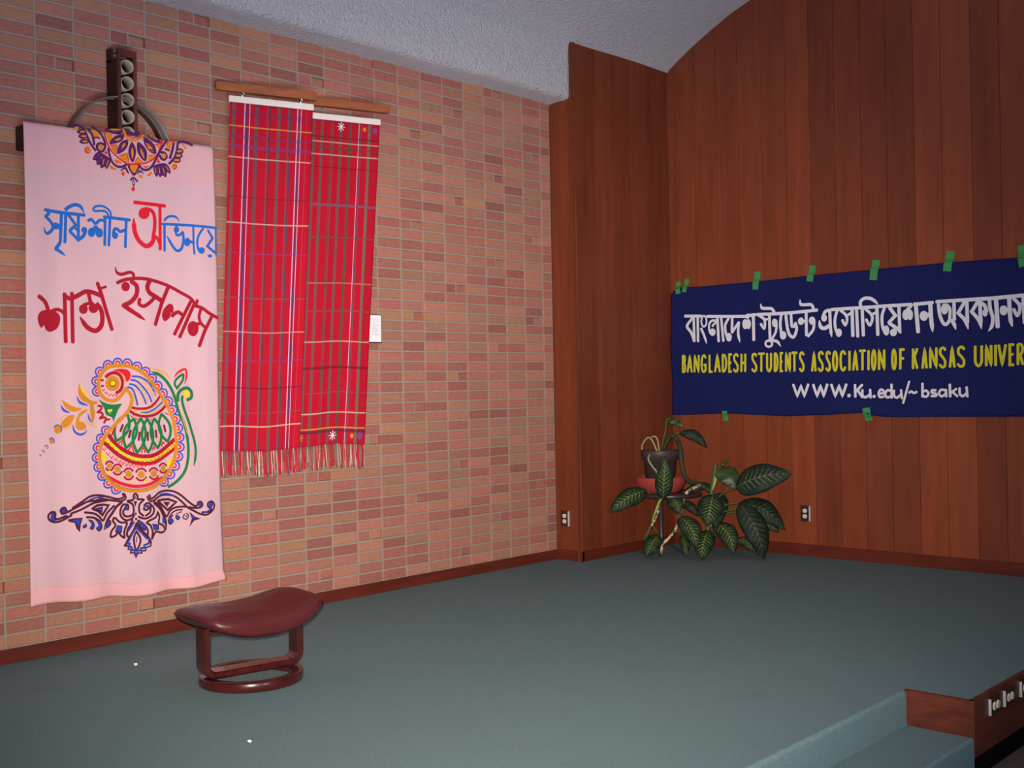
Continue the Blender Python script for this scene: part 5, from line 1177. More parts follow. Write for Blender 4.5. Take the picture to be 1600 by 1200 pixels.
# ---- carpeted stage with a rounded front edge, lower floor
bm = bmesh.new()
def quad(*p, m=0):
    f = bm.faces.new([bm.verts.new(q) for q in p]); f.material_index = m
R = .018
quad((-.02, -4.2, 0), (XS-R, -4.2, 0), (XS-R, YS, 0), (-.02, YS, 0))
quad((-.02, YS, 0), (XF-.002, YS, 0), (XF-.002, YB, 0), (-.02, YB, 0))
arc = [(XS-R+R*math.sin(a), -R+R*math.cos(a)) for a in [i*math.pi/16 for i in range(9)]] + [(XS, ZT)]
for (xa, za), (xb, zb) in zip(arc, arc[1:]): quad((xa, -4.2, za), (xb, -4.2, zb), (xb, YS, zb), (xa, YS, za))
quad((XS, -4.2, ZT), (XF-.012, -4.2, ZT), (XF-.012, YS+.02, ZT), (XS, YS+.02, ZT))
arc = [(XF-.012+.012*math.sin(a), ZT-.012+.012*math.cos(a)) for a in [i*math.pi/12 for i in range(7)]] + [(XF, ZL)]
for (xa, za), (xb, zb) in zip(arc, arc[1:]): quad((xa, -4.2, za), (xb, -4.2, zb), (xb, YS+.005, zb), (xa, YS+.005, za))
quad((-.02, -4.2, -.45), (XF-.1, -4.2, -.45), (XF-.1, YB, -.45), (-.02, YB, -.45))
bmesh.ops.remove_doubles(bm, verts=bm.verts[:], dist=.0005)
tag(bm_obj('floor', bm, CARPET, smooth=False), kind='structure')
bm = bmesh.new(); add_box(bm, (XF-.12, -6.5, ZL-.08), (9.0, YB+.02, ZL))
tag(bm_obj('floor.001', bm, LOWCARPET), kind='structure')
# wooden facing of the stage front, with the shade of the toe recess painted black under it
bm = bmesh.new()
add_box(bm, (XS-.01, YS-.002, ZT-.002), (XF+.001, YS+.022, .004), .002)
tag(bm_obj('trim_2', bm, STEPW), kind='structure')
bm = bmesh.new(); add_box(bm, (XF-.02, YS+.001, -.228), (XF+.004, YB-.016, .004), .002)
tag(bm_obj('trim_3', bm, STEPW), kind='structure')
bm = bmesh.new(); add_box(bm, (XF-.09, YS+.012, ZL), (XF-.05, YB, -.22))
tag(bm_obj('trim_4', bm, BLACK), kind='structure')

# ------------------------------------------------------------------ painted marks on cloth
def paint(name, items, plane, surf, parent, seglen=.02, off0=.0012):
    """strokes and filled shapes as thin skins lying on the cloth; plane 0: (y,z) faces +x, 1: (x,z) faces -y"""
    cols = []; V = []; Fc = []; FM = []
    def P(a, b, o): return (surf(a, b)+o, a, b) if plane == 0 else (a, surf(a, b)-o, b)
    for idx, (k, c, wd, tp, q) in enumerate(items):
        if c not in cols: cols.append(c)
        mi = cols.index(c)
        pts = [Vector((q[i]*1e-4, q[i+1]*1e-4)) for i in range(0, len(q), 2)]
        off = off0 + .000012*idx
        if k in 'sl':
            w2 = wd*1e-4/2
            if k == 's':
                pts = catmull(pts, 5)
            else:
                o = []
                for a, b in zip(pts, pts[1:]):
                    m = max(1, int((b-a).length/seglen)); o += [a+(b-a)*s/m for s in range(m)]
                pts = o+[pts[-1]]
            Q = [pts[0]]
            for p in pts[1:]:
                if (p-Q[-1]).length > 1e-5: Q.append(p)
            pts = Q
            if len(pts) < 2: continue
            L = [0]
            for a, b in zip(pts, pts[1:]): L.append(L[-1]+(b-a).length)
            i0 = len(V); n = len(pts)
            closed = (pts[0]-pts[-1]).length < 1e-4
            for i, p in enumerate(pts):
                if closed and i in (0, n-1): ta = (pts[-1]-pts[-2]).normalized(); tb = (pts[1]-pts[0]).normalized()
                else:
                    ta = (p-pts[i-1]).normalized() if i else (pts[1]-p).normalized()
                    tb = (pts[i+1]-p).normalized() if i < n-1 else ta
                t = ta+tb
                t = t.normalized() if t.length > .05 else ta
                nn = Vector((-t.y, t.x)); ms = min(1.5, 1/max(.5, nn.dot(Vector((-ta.y, ta.x)))))
                u = L[i]/L[-1]; s = 1.0
                if tp & 1: s *= .25+.75*min(1, (1-u)*L[-1]/min(.035, .4*L[-1]))
                if tp & 2: s *= .25+.75*min(1, u*L[-1]/min(.035, .4*L[-1]))
                for sg in (1, -1):
                    g = p+nn*w2*s*ms*sg; V.append(P(g.x, g.y, off))
                if i:
                    j = i0+2*i; Fc.append((j-2, j-1, j+1, j)); FM.append(mi)
            if not tp and not closed:      # rounded ends
                for e, d in ((0, (pts[0]-pts[1]).normalized()), (n-1, (pts[-1]-pts[-2]).normalized())):
                    nn = Vector((-d.y, d.x)); j = len(V); r = w2*.95
                    for s in range(5):
                        a = -math.pi/2+s*math.pi/4; g = pts[e]+d*r*math.cos(a)*.6+nn*r*math.sin(a); V.append(P(g.x, g.y, off))
                    Fc.append((j, j+1, j+2, j+3, j+4)); FM.append(mi)
        else:
            if k == 'f': pts = catmull(pts, 4, True)
            bmf = bmesh.new()
            tri = tessellate_polygon([[Vector((p.x, p.y, 0)) for p in pts]])
            vv = [bmf.verts.new((p.x, p.y, 0)) for p in pts]
            for t in tri:
                try: bmf.faces.new([vv[i] for i in t])
                except ValueError: pass
            for _ in range(3):
                es = [e for e in bmf.edges if e.calc_length() > .011]
                if es: bmesh.ops.subdivide_edges(bmf, edges=es, cuts=1)
            bmf.verts.index_update(); j = len(V)
            for v in bmf.verts: V.append(P(v.co.x, v.co.y, off))
            for f in bmf.faces: Fc.append(tuple(j+v.index for v in f.verts)); FM.append(mi)
            bmf.free()
    o = mesh_obj(name, V, Fc, [PAINT[c] for c in cols], parent, False, FM)
    me = o.data; me.update()
    bmf = bmesh.new(); bmf.from_mesh(me); want = Vector((1, 0, 0)) if plane == 0 else Vector((0, -1, 0))
    for f in bmf.faces:
        if f.normal.dot(want) < 0: f.normal_flip()
    bmf.to_mesh(me); bmf.free()
    return o

# ------------------------------------------------------------------ wall cross with rings, half hidden behind the pink banner
cx0, cx1 = .012, .138
cr = empty('wall_cross', (.012, .629, 2.59), 'dark wooden cross sculpture with metal rings on the brick wall behind the pink banner', 'cross')
bm = bmesh.new(); add_box(bm, (cx0, .578, 1.75), (.118, .590, 3.075), .002); add_box(bm, (cx0, .578, 3.06), (.06, .592, 3.135), .002)
bm_obj('post_side', bm, CROSSD, cr)
bm = bmesh.new(); add_box(bm, (cx0, .668, 1.75), (.118, .68, 3.10), .002); bm_obj('post_side', bm, CROSSD, cr)
bm = bmesh.new(); add_box(bm, (.118, .576, 1.75), (cx1, .592, 3.118), .002); add_box(bm, (.118, .664, 1.75), (cx1, .682, 3.118), .002)
add_box(bm, (.118, .592, 3.082), (cx1, .664, 3.118), .001)
bm_obj('post_frame', bm, CROSSW, cr)
bm = bmesh.new(); add_box(bm, (cx0, .59, 1.75), (.02, .668, 3.08)); bm_obj('post_back', bm, CROSSD, cr)
for i in range(5):
    bm = bmesh.new(); z = 3.031-.0875*i
    add_lathe(bm, [(.0362, .03), (.0362, .1385), (.0335, .1385), (.0335, .03)], (0, .628, z), 32, 'x', True)
    bm_obj('ring', bm, RINGM, cr, True)
bm = bmesh.new(); add_box(bm, (cx0, .088, 2.535), (cx1, 1.125, 2.652), .004); bm_obj('cross_arm', bm, CROSSD, cr)
bm = bmesh.new(); add_lathe(bm, [(.276, .028), (.276, .136), (.271, .136), (.271, .028)], (0, .606, 2.594), 80, 'x', True)
add_lathe(bm, [(.271, .078), (.267, .08), (.267, .084), (.271, .086)], (0, .606, 2.594), 80, 'x', True)
bm_obj('halo_band', bm, DULLMETAL, cr, True)
bm = bmesh.new()
for z in (3.108, 3.072): add_tube(bm, [(.03, .584, z), (.13, .60, z-.004)], .004)
bm_obj('fixing_pin', bm, STAND, cr)

# ------------------------------------------------------------------ pink banner
def lerp(a, b, t): return a+(b-a)*t
def psurf(y, z):
    t = min(1, max(0, (2.66-z)/2.4)); u = (y-.06)/1.08
    a = .0025+.0105*t
    s = math.sin(y*19+1.2*math.sin(z*1.7)+.6)*.55 + math.sin(y*33+z*1.1+2)*.3 + math.sin((y*1.1+z*.35)*24)*.15
    s += .45*math.exp(-((u-.33-.10*(1-t))/.05)**2)*t + .6*math.exp(-((u-.06)/.045)**2)
    d = .9*math.exp(-((z-.30-.5*(y-.4))/.05)**2)*math.exp(-((z-.4)/.22)**2)
    return .150 + a*s*.8 + .004*d*t
pb = empty('hanging_banner', (.15, .6, .26), 'tall pink cloth banner with painted blue and maroon lettering and a bird design', 'banner')
NY, NZ = 72, 150
def pcoord(u, v):   # v 0 top .. 1 bottom
    zt = 2.653+.024*u; zb = .284 - .028*u + .006*math.sin(u*21)+.008*math.sin(u*7+.5)
    yl = .066 - .008*v + .003*math.sin(v*9); yr = 1.131 + .02*v + .006*math.sin(v*6.5) + (.012 if v > .985 else 0)
    return lerp(yl, yr, u), lerp(zt, zb, v)
V, Fc, FM = [], [], []
flap = [(.03, .0), (.08, .012), (.125, .008)]
for fx, dz in flap:
    for i in range(NY+1):
        y, z = pcoord(i/NY, 0); V.append((fx, .6+(y-.6)*(.88+.12*(fx-.03)/.12), z+dz))
for j in range(NZ+1):
    for i in range(NY+1):
        y, z = pcoord(i/NY, j/NZ); V.append((psurf(y, z) if j else .146, y, z))
W1 = NY+1
for j in range(NZ+3):
    for i in range(NY):
        k = j*W1+i; Fc.append((k, k+W1, k+W1+1, k+1))
        z = V[k][2]; FM.append(1 if (j < 3 or z > 2.445+.02*V[k][1]) else 0)
cl = mesh_obj('cloth', V, Fc, [PINK, PINK3], pb, True, FM)
sm = cl.modifiers.new('thickness', 'SOLIDIFY'); sm.thickness = .0012; sm.offset = -1
V, Fc = [], []
for j in range(7):
    for i in range(NY+1):
        u = i/NY; y, zb = pcoord(u, 1); hh = .082-.022*u+.004*math.sin(u*9)
        y2, _ = pcoord(u, 1-hh*(1-j/6)/2.38); z = zb+hh*(1-j/6)
        V.append((psurf(y2, z)+.0016+.0012*math.sin(j/6*math.pi), y2, z))
for j in range(6):
    for i in range(NY):
        k = j*W1+i; Fc.append((k, k+W1, k+W1+1, k+1))
hm = mesh_obj('hem', V, Fc, PINK2, pb, True)
sm = hm.modifiers.new('thickness', 'SOLIDIFY'); sm.thickness = .001; sm.offset = -1
paint('lettering', ART_TXT, 0, psurf, pb)
paint('painted_half_flower', ART_TOP, 0, psurf, pb)
paint('painted_bird', ART_BIRD, 0, psurf, pb)
paint('painted_scrollwork', ART_BOT, 0, psurf, pb)

# ------------------------------------------------------------------ blue banner
def interp(T, x):
    if x <= T[0][0]: return T[0][1]
    for (a, za), (b, zb) in zip(T, T[1:]):
        if x <= b: return za+(zb-za)*(x-a)/(b-a)
    return T[-1][1]
BY = YB-.012
def bsurf(x, z):
    t = (z-1.05)/1.05
    s = .25*math.sin(x*9+1.5*math.sin(z*5))*(.4+abs(.5-t)) + .35*math.sin((x+z*.8)*13)*math.exp(-(x-.5)**2*3) + .2*math.sin((x-z*.9)*17+2)
    s += 1.0*math.exp(-((z-(1.08+.10*(x-1.3)))/.035)**2)*math.exp(-((x-1.35)/.55)**2)
    return BY - .0075*(1+s*.55)
bb = empty('hanging_banner.001', (1.7, BY, 1.05), 'wide dark blue cloth banner with white and yellow lettering taped to the wood panelling', 'banner')
NX, NZ = 190, 56
V, Fc = [], []
TOPX = BAN_TOP + [(3.30, 2.106)]; BOTX = BAN_BOT + [(3.30, 1.058)]
for j in range(NZ+1):
    v = j/NZ
    xl = .247 + .008*abs(2*v-1) + .004*math.sin(v*11)
    for i in range(NX+1):
        x = lerp(xl, 3.28, i/NX); z = lerp(interp(TOPX, x), interp(BOTX, x), v)
        V.append((x, bsurf(x, z), z))
for j in range(NZ):
    for i in range(NX):
        k = j*(NX+1)+i; Fc.append((k, k+1, k+NX+2, k+NX+1))
cl = mesh_obj('cloth', V, Fc, NAVYC, bb, True)
sm = cl.modifiers.new('thickness', 'SOLIDIFY'); sm.thickness = .001; sm.offset = 1
for nm, it in (('white_script', ART_W), ('yellow_capitals', ART_Y), ('web_address', ART_U)):
    paint(nm, it, 1, bsurf, bb, off0=.0016)
# ---- green tape
TL = ['green tape strip at the very left end of the blue banner top, leaning left', 'green tape strip second along the blue banner top, close beside the leftmost strip',
      'green tape strip third from the left on the blue banner top edge', 'green tape strip fourth from the left on the blue banner top edge',
      'green tape strip fifth from the left on the blue banner top edge', 'green tape strip sixth from the left on the blue banner top edge',
      'green tape strip at the far right of the blue banner top edge', 'small green tape tab on the bottom edge of the blue banner, above the potted plant',
      'green tape tab on the bottom edge of the blue banner, under the web address']
for i, (x, z, tw, th, ang) in enumerate(TAPES):
    a = math.radians(ang); up = Vector((math.sin(a), 0, math.cos(a))); rt = Vector((math.cos(a), 0, -math.sin(a)))
    V = []; Fc = []
    K = 8
    for s in range(K+1):
        t = s/K*2-1
        for sg in (-1, 1):
            p = Vector((x, 0, z)) + up*t*th/2 + rt*sg*tw/2
            zc = min(max(p.z, interp(BOTX, p.x)+.004), interp(TOPX, p.x)-.004)
            over = max(0, p.z-interp(TOPX, p.x), interp(BOTX, p.x)-p.z)
            y = bsurf(p.x, zc)-.003; y = y + (YB-.003-y)*min(1, over/.022)
            V.append((p.x, y, p.z))
    Fc = [(2*s, 2*s+1, 2*s+3, 2*s+2) for s in range(K)]
    o = mesh_obj('tape_strip', V, Fc, TAPE)
    m_ = o.modifiers.new('thickness', 'SOLIDIFY'); m_.thickness = .0008; m_.offset = 0
    tag(o, TL[i], 'tape', 'green tape strips on the blue banner')

# ------------------------------------------------------------------ plaid hangings on hinged bars
SW = math.radians(18); DV = Vector((math.sin(SW), math.cos(SW), 0)); NV = Vector((math.cos(SW), -math.sin(SW), 0))
def plaid(name, U, VL):
    n = NT(name, .9, .1)
    uv = n.n('ShaderNodeSeparateXYZ', {'Vector': n.n('ShaderNodeTexCoord').outputs['UV']})
    red = srgb(172, 18, 40); red2 = srgb(206, 30, 62)
    st = [(0, red)]
    for p, wd, c in U: st += [(p-wd*.38, srgb(*c)), (p+wd*.38, red)]
    cu = n.ramp(uv.outputs[0], st[:32], 'CONSTANT').outputs[0]
    st = [(0, (0, 0, 0, 0))]
    for p, wd, c, al in VL: st += [(p-wd*.36, srgb(*c)[:3]+(al*.8,)), (p+wd*.36, (0, 0, 0, 0))]
    r = n.ramp(uv.outputs[1], st[:32], 'CONSTANT')
    c = n.mix(r.outputs['Alpha'], cu, r.outputs['Color'])
    c = n.mix(n.math('MULTIPLY', n.noise(n.coord((1, 1, 1)), 5, 3), .22), c, srgb(150, 8, 30))
    n.col(c); n.bump(n.noise(n.coord(), 500, 1), .12, .001)
    return n.m
g1, g2, g3, bl, wh, gr = (98, 66, 76), (104, 74, 72), (74, 48, 58), (48, 54, 104), (196, 172, 194), (80, 72, 56)
U1 = [(.05, .05, g2), (.175, .016, wh), (.205, .03, (58, 52, 96)), (.236, .012, wh), (.32, .055, g1), (.45, .022, g2), (.475, .022, g3), (.585, .05, g2), (.70, .02, g2), (.725, .025, (70, 58, 84)),
      (.812, .012, wh), (.834, .022, (58, 52, 96)), (.858, .012, wh), (.925, .012, (170, 60, 60))]
V1 = [(.03, .02, (60, 40, 90), .35), (.068, .005, (200, 150, 60), .8), (.095, .012, bl, .5), (.125, .012, (80, 60, 120), .5), (.155, .005, (190, 170, 150), .8), (.27, .006, (70, 30, 50), .7),
      (.345, .005, (190, 170, 150), .8), (.43, .006, (110, 60, 120), .6), (.56, .006, (60, 90, 70), .6), (.655, .006, (190, 170, 150), .5), (.74, .006, (90, 60, 130), .6), (.815, .006, (80, 20, 40), .8), (.885, .005, (100, 80, 60), .5), (.952, .005, (210, 180, 120), .8)]
V1 = V1[:13] + [(.925, .005, (210, 190, 150), .8)]
V1b = [(.945, .006, (110, 60, 120), .6), (.962, .005, (222, 180, 60), .9)]
U2 = [(.06, .055, g2), (.175, .05, g2), (.30, .022, gr), (.325, .02, g2), (.44, .05, g2), (.575, .05, gr), (.70, .012, wh), (.728, .034, g1), (.85, .05, (110, 92, 80)), (.872, .01, gr)]
V2 = [(.05, .007, (24, 40, 50), .9), (.066, .005, (190, 180, 150), .7), (.085, .01, (60, 60, 50), .5), (.105, .005, (190, 180, 150), .8), (.145, .007, (110, 10, 30), .7), (.26, .007, (70, 90, 110), .8), (.36, .006, (50, 80, 60), .7),
      (.50, .006, (140, 140, 90), .7), (.585, .006, (60, 90, 50), .8), (.68, .006, (180, 170, 140), .8), (.76, .007, (80, 20, 40), .85), (.835, .006, (110, 90, 70), .4), (.898, .005, (200, 190, 160), .8), (.945, .006, (200, 170, 60), .8), (.955, .008, (40, 34, 60), .9)]
def hanging(P0, bar_l, s0, s1, ztop, zbot, sb0, sb1, U, VL, label, barlabel, mat, seed, motif, hooks=True):
    """bar hinged on the wall; s = distance along the bar"""
    rng = random.Random(seed); P0 = Vector(P0)
    def pt(s, z, d=0): return P0 + DV*s + NV*d + Vector((0, 0, z-P0.z))
    b = empty('hanger_bar', P0, barlabel, 'bar', 'wooden bars holding the red plaid hangings')
    bm = bmesh.new()
    xf = Matrix((DV, NV, Vector((0, 0, 1)))).transposed().to_4x4(); xf.translation = P0
    add_box(bm, (0, -.026, -.022), (bar_l, .016, .026), .003, 0, xf); bm_obj('bar', bm, BARW, b)
    bm = bmesh.new(); add_box(bm, (-.012, -.022, -.019), (.004, .012, .022), .002, 0, xf)
    for v in bm.verts: v.co.x = max(v.co.x, .002)
    bm_obj('wall_bracket', bm, BARW, b)
    hg = empty('plaid_hanging', pt((s0+s1)/2, zbot), label, 'hanging', 'red plaid woven hangings on the brick wall')
    zs = ztop
    bm = bmesh.new(); add_box(bm, (s0-.006, -.008, zs-P0.z-.004), (s1+.006, .010, zs-P0.z+.034), .006, 0, xf); bm_obj('top_sleeve', bm, WHITEBAR, hg)
    for s in ((lerp(s0, s1, .16), lerp(s0, s1, .86)) if hooks else ()):
        bm = bmesh.new(); c = pt(s, zs+.046, 0)
        add_tube(bm, [c + Vector((0, 0, .016)), c + DV*.006 + Vector((0, 0, .004)), c + DV*.006 + Vector((0, 0, -.006)), c + Vector((0, 0, -.014))], .0028, 8)
        add_tube(bm, [c + Vector((0, 0, .016)), c - DV*.006 + Vector((0, 0, .004)), c - DV*.006 + Vector((0, 0, -.006)), c + Vector((0, 0, -.014))], .0028, 8)
        bm_obj('hook', bm, METAL, hg)
    nx, nz = 44, 90; V, Fc, UVs = [], [], []
    def sp(u, v):
        s = lerp(lerp(s0, sb0, v), lerp(s1, sb1, v), u); z = lerp(ztop, zbot, v) + .006*math.sin(u*7+seed)*v - .01*math.sin(u*math.pi)*(1-v)*.2
        d = (.003+.008*v)*math.sin(u*11+seed+1.2*math.sin(v*3)) + .004*math.sin(u*23+seed*2)*v
        return pt(s, z, .004+d*.6)
    for j in range(nz+1):
        for i in range(nx+1): V.append(sp(i/nx, j/nz)); UVs.append((i/nx, j/nz))
    for j in range(nz):
        for i in range(nx):
            k = j*(nx+1)+i; Fc.append((k, k+nx+1, k+nx+2, k+1))
    cl = mesh_obj('cloth', V, Fc, mat, hg, True)
    ul = cl.data.uv_layers.new(name='UVMap')
    for lp in cl.data.loops: ul.data[lp.index].uv = UVs[lp.vertex_index]
    m_ = cl.modifiers.new('thickness', 'SOLIDIFY'); m_.thickness = .0015; m_.offset = -1
    # woven star motifs
    for (u, v, c, r) in motif:
        items = []; V2_, F2_ = [], []
        for a in range(0, 180, 45):
            for k in (0,):
                ca, sa = math.cos(math.radians(a)), math.sin(math.radians(a))
                i0 = len(V2_)
                for e, sg in ((-1, -1), (-1, 1), (1, 1), (1, -1)):
                    du = (e*r*ca - sg*.0022*sa)/(s1-s0); dv = (e*r*sa*1.2 + sg*.0022*ca)/(ztop-zbot)
                    V2_.append(sp(u+du, v+dv)+NV*.002)
                F2_.append((i0, i0+1, i0+2, i0+3))
        mesh_obj('woven_star', V2_, F2_, PAINT[c], hg)
    # fringe: knotted strands in the colours of the warp
    bmf = bmesh.new(); cols = [mat_f for mat_f in FRINGE]; k = 0
    N = 96
    for i in range(N):
        u = (i+.5)/N + rng.uniform(-.004, .004)
        a = sp(min(.998, max(.002, u)), 1.0); L = rng.uniform(.125, .15); sw = rng.uniform(-.010, .010)
        n0 = len(bmf.faces)
        q = [a+Vector((0, 0, .004)), a - Vector((0, 0, L*.4)) + DV*sw*.4 + NV*rng.uniform(-.002, .004), a - Vector((0, 0, L*.8)) + DV*sw, a - Vector((0, 0, L)) + DV*sw*1.1]
        add_tube(bmf, q, [.0022, .0026, .0032, .0018], 5)
        bmf.faces.ensure_lookup_table()
        mi = rng.choices(range(4), (7, 2.5, 1.0, .8))[0]
        for s, wd, c in U:
            if abs(u-s) < wd*.6: mi = rng.choices(range(4), (2, 3, 1.2, .8))[0]
        for f in bmf.faces[n0:]: f.material_index = mi
    fr = bm_obj('fringe', bmf, FRINGE, hg, True); fr['kind'] = 'stuff'
    return hg
FRINGE = [plain('red_thread', (184, 22, 46), .9), plain('taupe_thread', (126, 104, 96), .9), plain('beige_thread', (196, 172, 148), .9), plain('violet_thread', (110, 60, 100), .9)]
PL1 = plaid('red_plaid_with_white_lines', U1, V1); PL2 = plaid('red_plaid_with_green_lines', U2, V2)
hanging((.049, 1.232, 3.054), .582, .067, .562, 2.975, .972, -.03, .443, U1, V1,
        'red plaid woven hanging with white stripes and fringe, nearer the pink banner', 'wooden bar with hooks above the left red plaid hanging', PL1, 1, [])
hanging((.036, 1.826, 3.076), .572, .052, .508, 2.976, .976, -.074, .365, U2, V2,
        'red plaid woven hanging with small stars and fringe, beside the white notice card', 'wooden bar holding the right red plaid hanging, right of the hooked bar', PL2, 4,
        [(.44, .018, 'white', .024), (.52, .972, 'white', .026), (.05, .972, 'gold', .024), (.92, .972, 'bluepaint', .02), (.80, .972, 'orange', .014), (.93, .022, 'bluepaint', .016), (.78, .02, 'orange', .012)], False)

# ------------------------------------------------------------------ notice card on the brick
nc = empty('notice_card', (.006, 2.39, 1.617), 'small white notice card with black edge on the brick, right of the plaid hangings', 'card')
bm = bmesh.new(); add_box(bm, (.001, 2.326, 1.613), (.010, 2.4535, 1.797), .001); bm_obj('backing', bm, FRAME, nc)
bm = bmesh.new(); add_box(bm, (.010, 2.332, 1.620), (.0115, 2.4485, 1.7925)); bm_obj('paper', bm, PAPER, nc)
bm = bmesh.new(); random.seed(3)
for k in range(9):
    z = 1.765-.0125*k; a = 2.352 + random.uniform(0, .012); b = 2.405+random.uniform(0, .035)
    add_box(bm, (.0115, a, z), (.0118, b, z+.003))
bm_obj('faint_print', bm, INK, nc)

# ------------------------------------------------------------------ sockets
def outlet(loc, xf, label, horizontal=False, w_=.072, h_=.118):
    o = empty('wall_outlet', loc, label, 'outlet')
    L = Vector(loc)
    T = Matrix.Translation(L) @ xf
    if horizontal: T = T @ Matrix.Rotation(math.pi/2, 4, 'Y')
    bm = bmesh.new(); add_box(bm, (-w_/2, -.010, -h_/2), (w_/2, .004, h_/2), .003, 0, T); bm_obj('plate', bm, PLATE, o)
    bm = bmesh.new(); add_box(bm, *(((w_/2-.002, -.0125, -h_/2+.002), (w_/2+.007, .0, h_/2-.002)) if not horizontal else ((-w_/2+.002, -.0112, -h_/2-.002), (w_/2-.002, .0, -h_/2+.0015))), .001, 0, T); bm_obj('metal_edge', bm, EDGE, o)
    for s in (-1, 1):
        bm = bmesh.new()
        prof = [(0, -.0145), (.0155, -.0145), (.0175, -.012), (.0175, -.006)]
        rings = []
        for r, d in prof[1:]:
            rings.append([bm.verts.new(T @ Vector((r*math.cos(a), d, s*.0205 + max(-.0145, min(.0145, r*math.sin(a)))))) for a in [2*math.pi*k/24 for k in range(24)]])
        bm.faces.new(rings[0])
        for A, C in zip(rings, rings[1:]):
            for k in range(24): bm.faces.new((A[k], A[(k+1) % 24], C[(k+1) % 24], C[k]))
        so = bm_obj('socket', bm, SOCKET, o)
        bm = bmesh.new()
        for dx in (-.006, .006): add_box(bm, (dx-.001, -.0152, s*.0205-.002), (dx+.001, -.0140, s*.0205+.006), 0, 0, T)
        add_box(bm, (-.002, -.0152, s*.0205-.010), (.002, -.0140, s*.0205-.006), 0, 0, T)
        c = bm_obj('slot', bm, SLOT, so)
    return o
I4 = Matrix.Identity(4)
outlet((.088, YC-.004, .312), I4, 'dark double wall outlet on the narrow panel beside the brick wall')
outlet((1.43, YB-.004, .319), I4, 'dark double wall outlet on the back panelling, right of the plant')
XR = Matrix.Rotation(math.pi/2, 4, 'Z')
for y, lab in ((2.465, 'floor-level outlet in the wooden stage front, nearest the stage corner'), (2.632, 'floor-level outlet in the stage front, second from the stage corner'), (2.83, 'floor-level outlet in the stage front, at the right picture edge')):
    outlet((XF+.004, y, -.055), XR, lab, True, .072, .112)

# ------------------------------------------------------------------ ottoman
ox, oy = 1.225, .585
ot = empty('footstool', (ox, oy, 0), 'burgundy leather footstool with curved saddle seat and red wooden ring base', 'footstool')
ANG = math.radians(-9)
RT = Matrix.Translation(Vector((ox, oy, 0))) @ Matrix.Rotation(ANG, 4, 'Z')
# ring base
bm = bmesh.new(); add_lathe(bm, [(.230, .002), (.234, .006), (.234, .040), (.230, .045), (.192, .045), (.188, .041), (.188, .006), (.192, .002)], (ox, oy, 0), 64, 'z', True)
bm_obj('ring_base', bm, LACQ, ot, True)
# bent U frame: flat strip swept along a rounded U in the local y-z plane
path = []
hw, r0, zb, zt = .228, .045, .062, .275
path.append((-hw, zt))
path.append((-hw, zb+r0))
for k in range(1, 8): a = math.pi+k*math.pi/16; path.append((-hw+r0+r0*math.cos(a), zb+r0+r0*math.sin(a)))
for k in range(9): path.append((lerp(-hw+r0, hw-r0, k/8), zb))
for k in range(1, 8): a = -math.pi/2+k*math.pi/16; path.append((hw-r0+r0*math.cos(a), zb+r0+r0*math.sin(a)))
path.append((hw, zb+r0)); path.append((hw, zt))
def strip(path, th, wx):
    bm = bmesh.new(); rings = []
    n = len(path)
    for i, (y, z) in enumerate(path):
        a = path[max(i-1, 0)]; b = path[min(i+1, n-1)]; t = Vector((b[0]-a[0], b[1]-a[1])).normalized(); nn = Vector((-t.y, t.x))
        q = []
        e = .006
        for dx, dn in ((-wx/2+e, th/2), (wx/2-e, th/2), (wx/2, th/2-e), (wx/2, -th/2+e), (wx/2-e, -th/2), (-wx/2+e, -th/2), (-wx/2, -th/2+e), (-wx/2, th/2-e)):
            q.append(bm.verts.new(RT @ Vector((dx, y+nn.x*dn, z+nn.y*dn))))
        rings.append(q)
    for A, C in zip(rings, rings[1:]):
        for k in range(8): bm.faces.new((A[k], A[(k+1) % 8], C[(k+1) % 8], C[k]))
    bm.faces.new(rings[0]); bm.faces.new(rings[-1][::-1]); return bm
bm_obj('bent_frame', strip(path, .031, .095), LACQ, ot, False)
for s in (-1, 1):
    bm = bmesh.new(); add_box(bm, (-.07, s*(hw-.04)-.03, .250), (.07, s*(hw-.04)+.03, .262), .004, 0, RT); bm_obj('cross_rail', bm, LACQ, ot)
# saddle cushion
RS = Matrix.Translation(Vector((1.272, .562, 0))) @ Matrix.Rotation(math.radians(1), 4, 'Z')
def seat_mid(ex, ey): return .302 + (.070 if ey > 0 else .050)*ey*ey - .012*ex*ex - .010*ex
def cushion():
    bm = bmesh.new(); NU, NVv = 60, 24; rings = []
    hx, hy = .205, .292
    for j in range(NVv+1):
        ph = -math.pi/2 + math.pi*j/NVv
        cp = math.copysign(abs(math.cos(ph))**.42, math.cos(ph)); spn = math.copysign(abs(math.sin(ph))**.75, math.sin(ph))
        ring = []
        for i in range(NU):
            a = 2*math.pi*i/NU
            ca = math.copysign(abs(math.cos(a))**.45, math.cos(a)); sa = math.copysign(abs(math.sin(a))**.45, math.sin(a))
            x = hx*ca*cp; y = hy*sa*cp*(1.0 if sa > 0 else 1.10)
            ex = x/hx; ey = y/hy/(1.0 if sa > 0 else 1.10)
            th = .058*(1-.45*abs(ey)**3)*(1-.10*ex*ex)
            mid = seat_mid(ex, ey)
            z = mid + th*spn
            if spn > 0: z += .0022*math.sin(ex*9)*math.cos(ey*5) + .004*math.exp(-((abs(ex)-.62)/.10)**2)*(1-ey*ey)
            z += .0018*math.sin(a*46)*math.exp(-((spn-.45)/.25)**2)*(.3+.7*abs(ca*sa)*1.4)
            ring.append(bm.verts.new(RS @ Vector((x, y, z))))
        rings.append(ring)
    for A, C in zip(rings, rings[1:]):
        for k in range(NU): bm.faces.new((A[k], A[(k+1) % NU], C[(k+1) % NU], C[k]))
    bmesh.ops.remove_doubles(bm, verts=bm.verts[:], dist=.0008)
    return bm
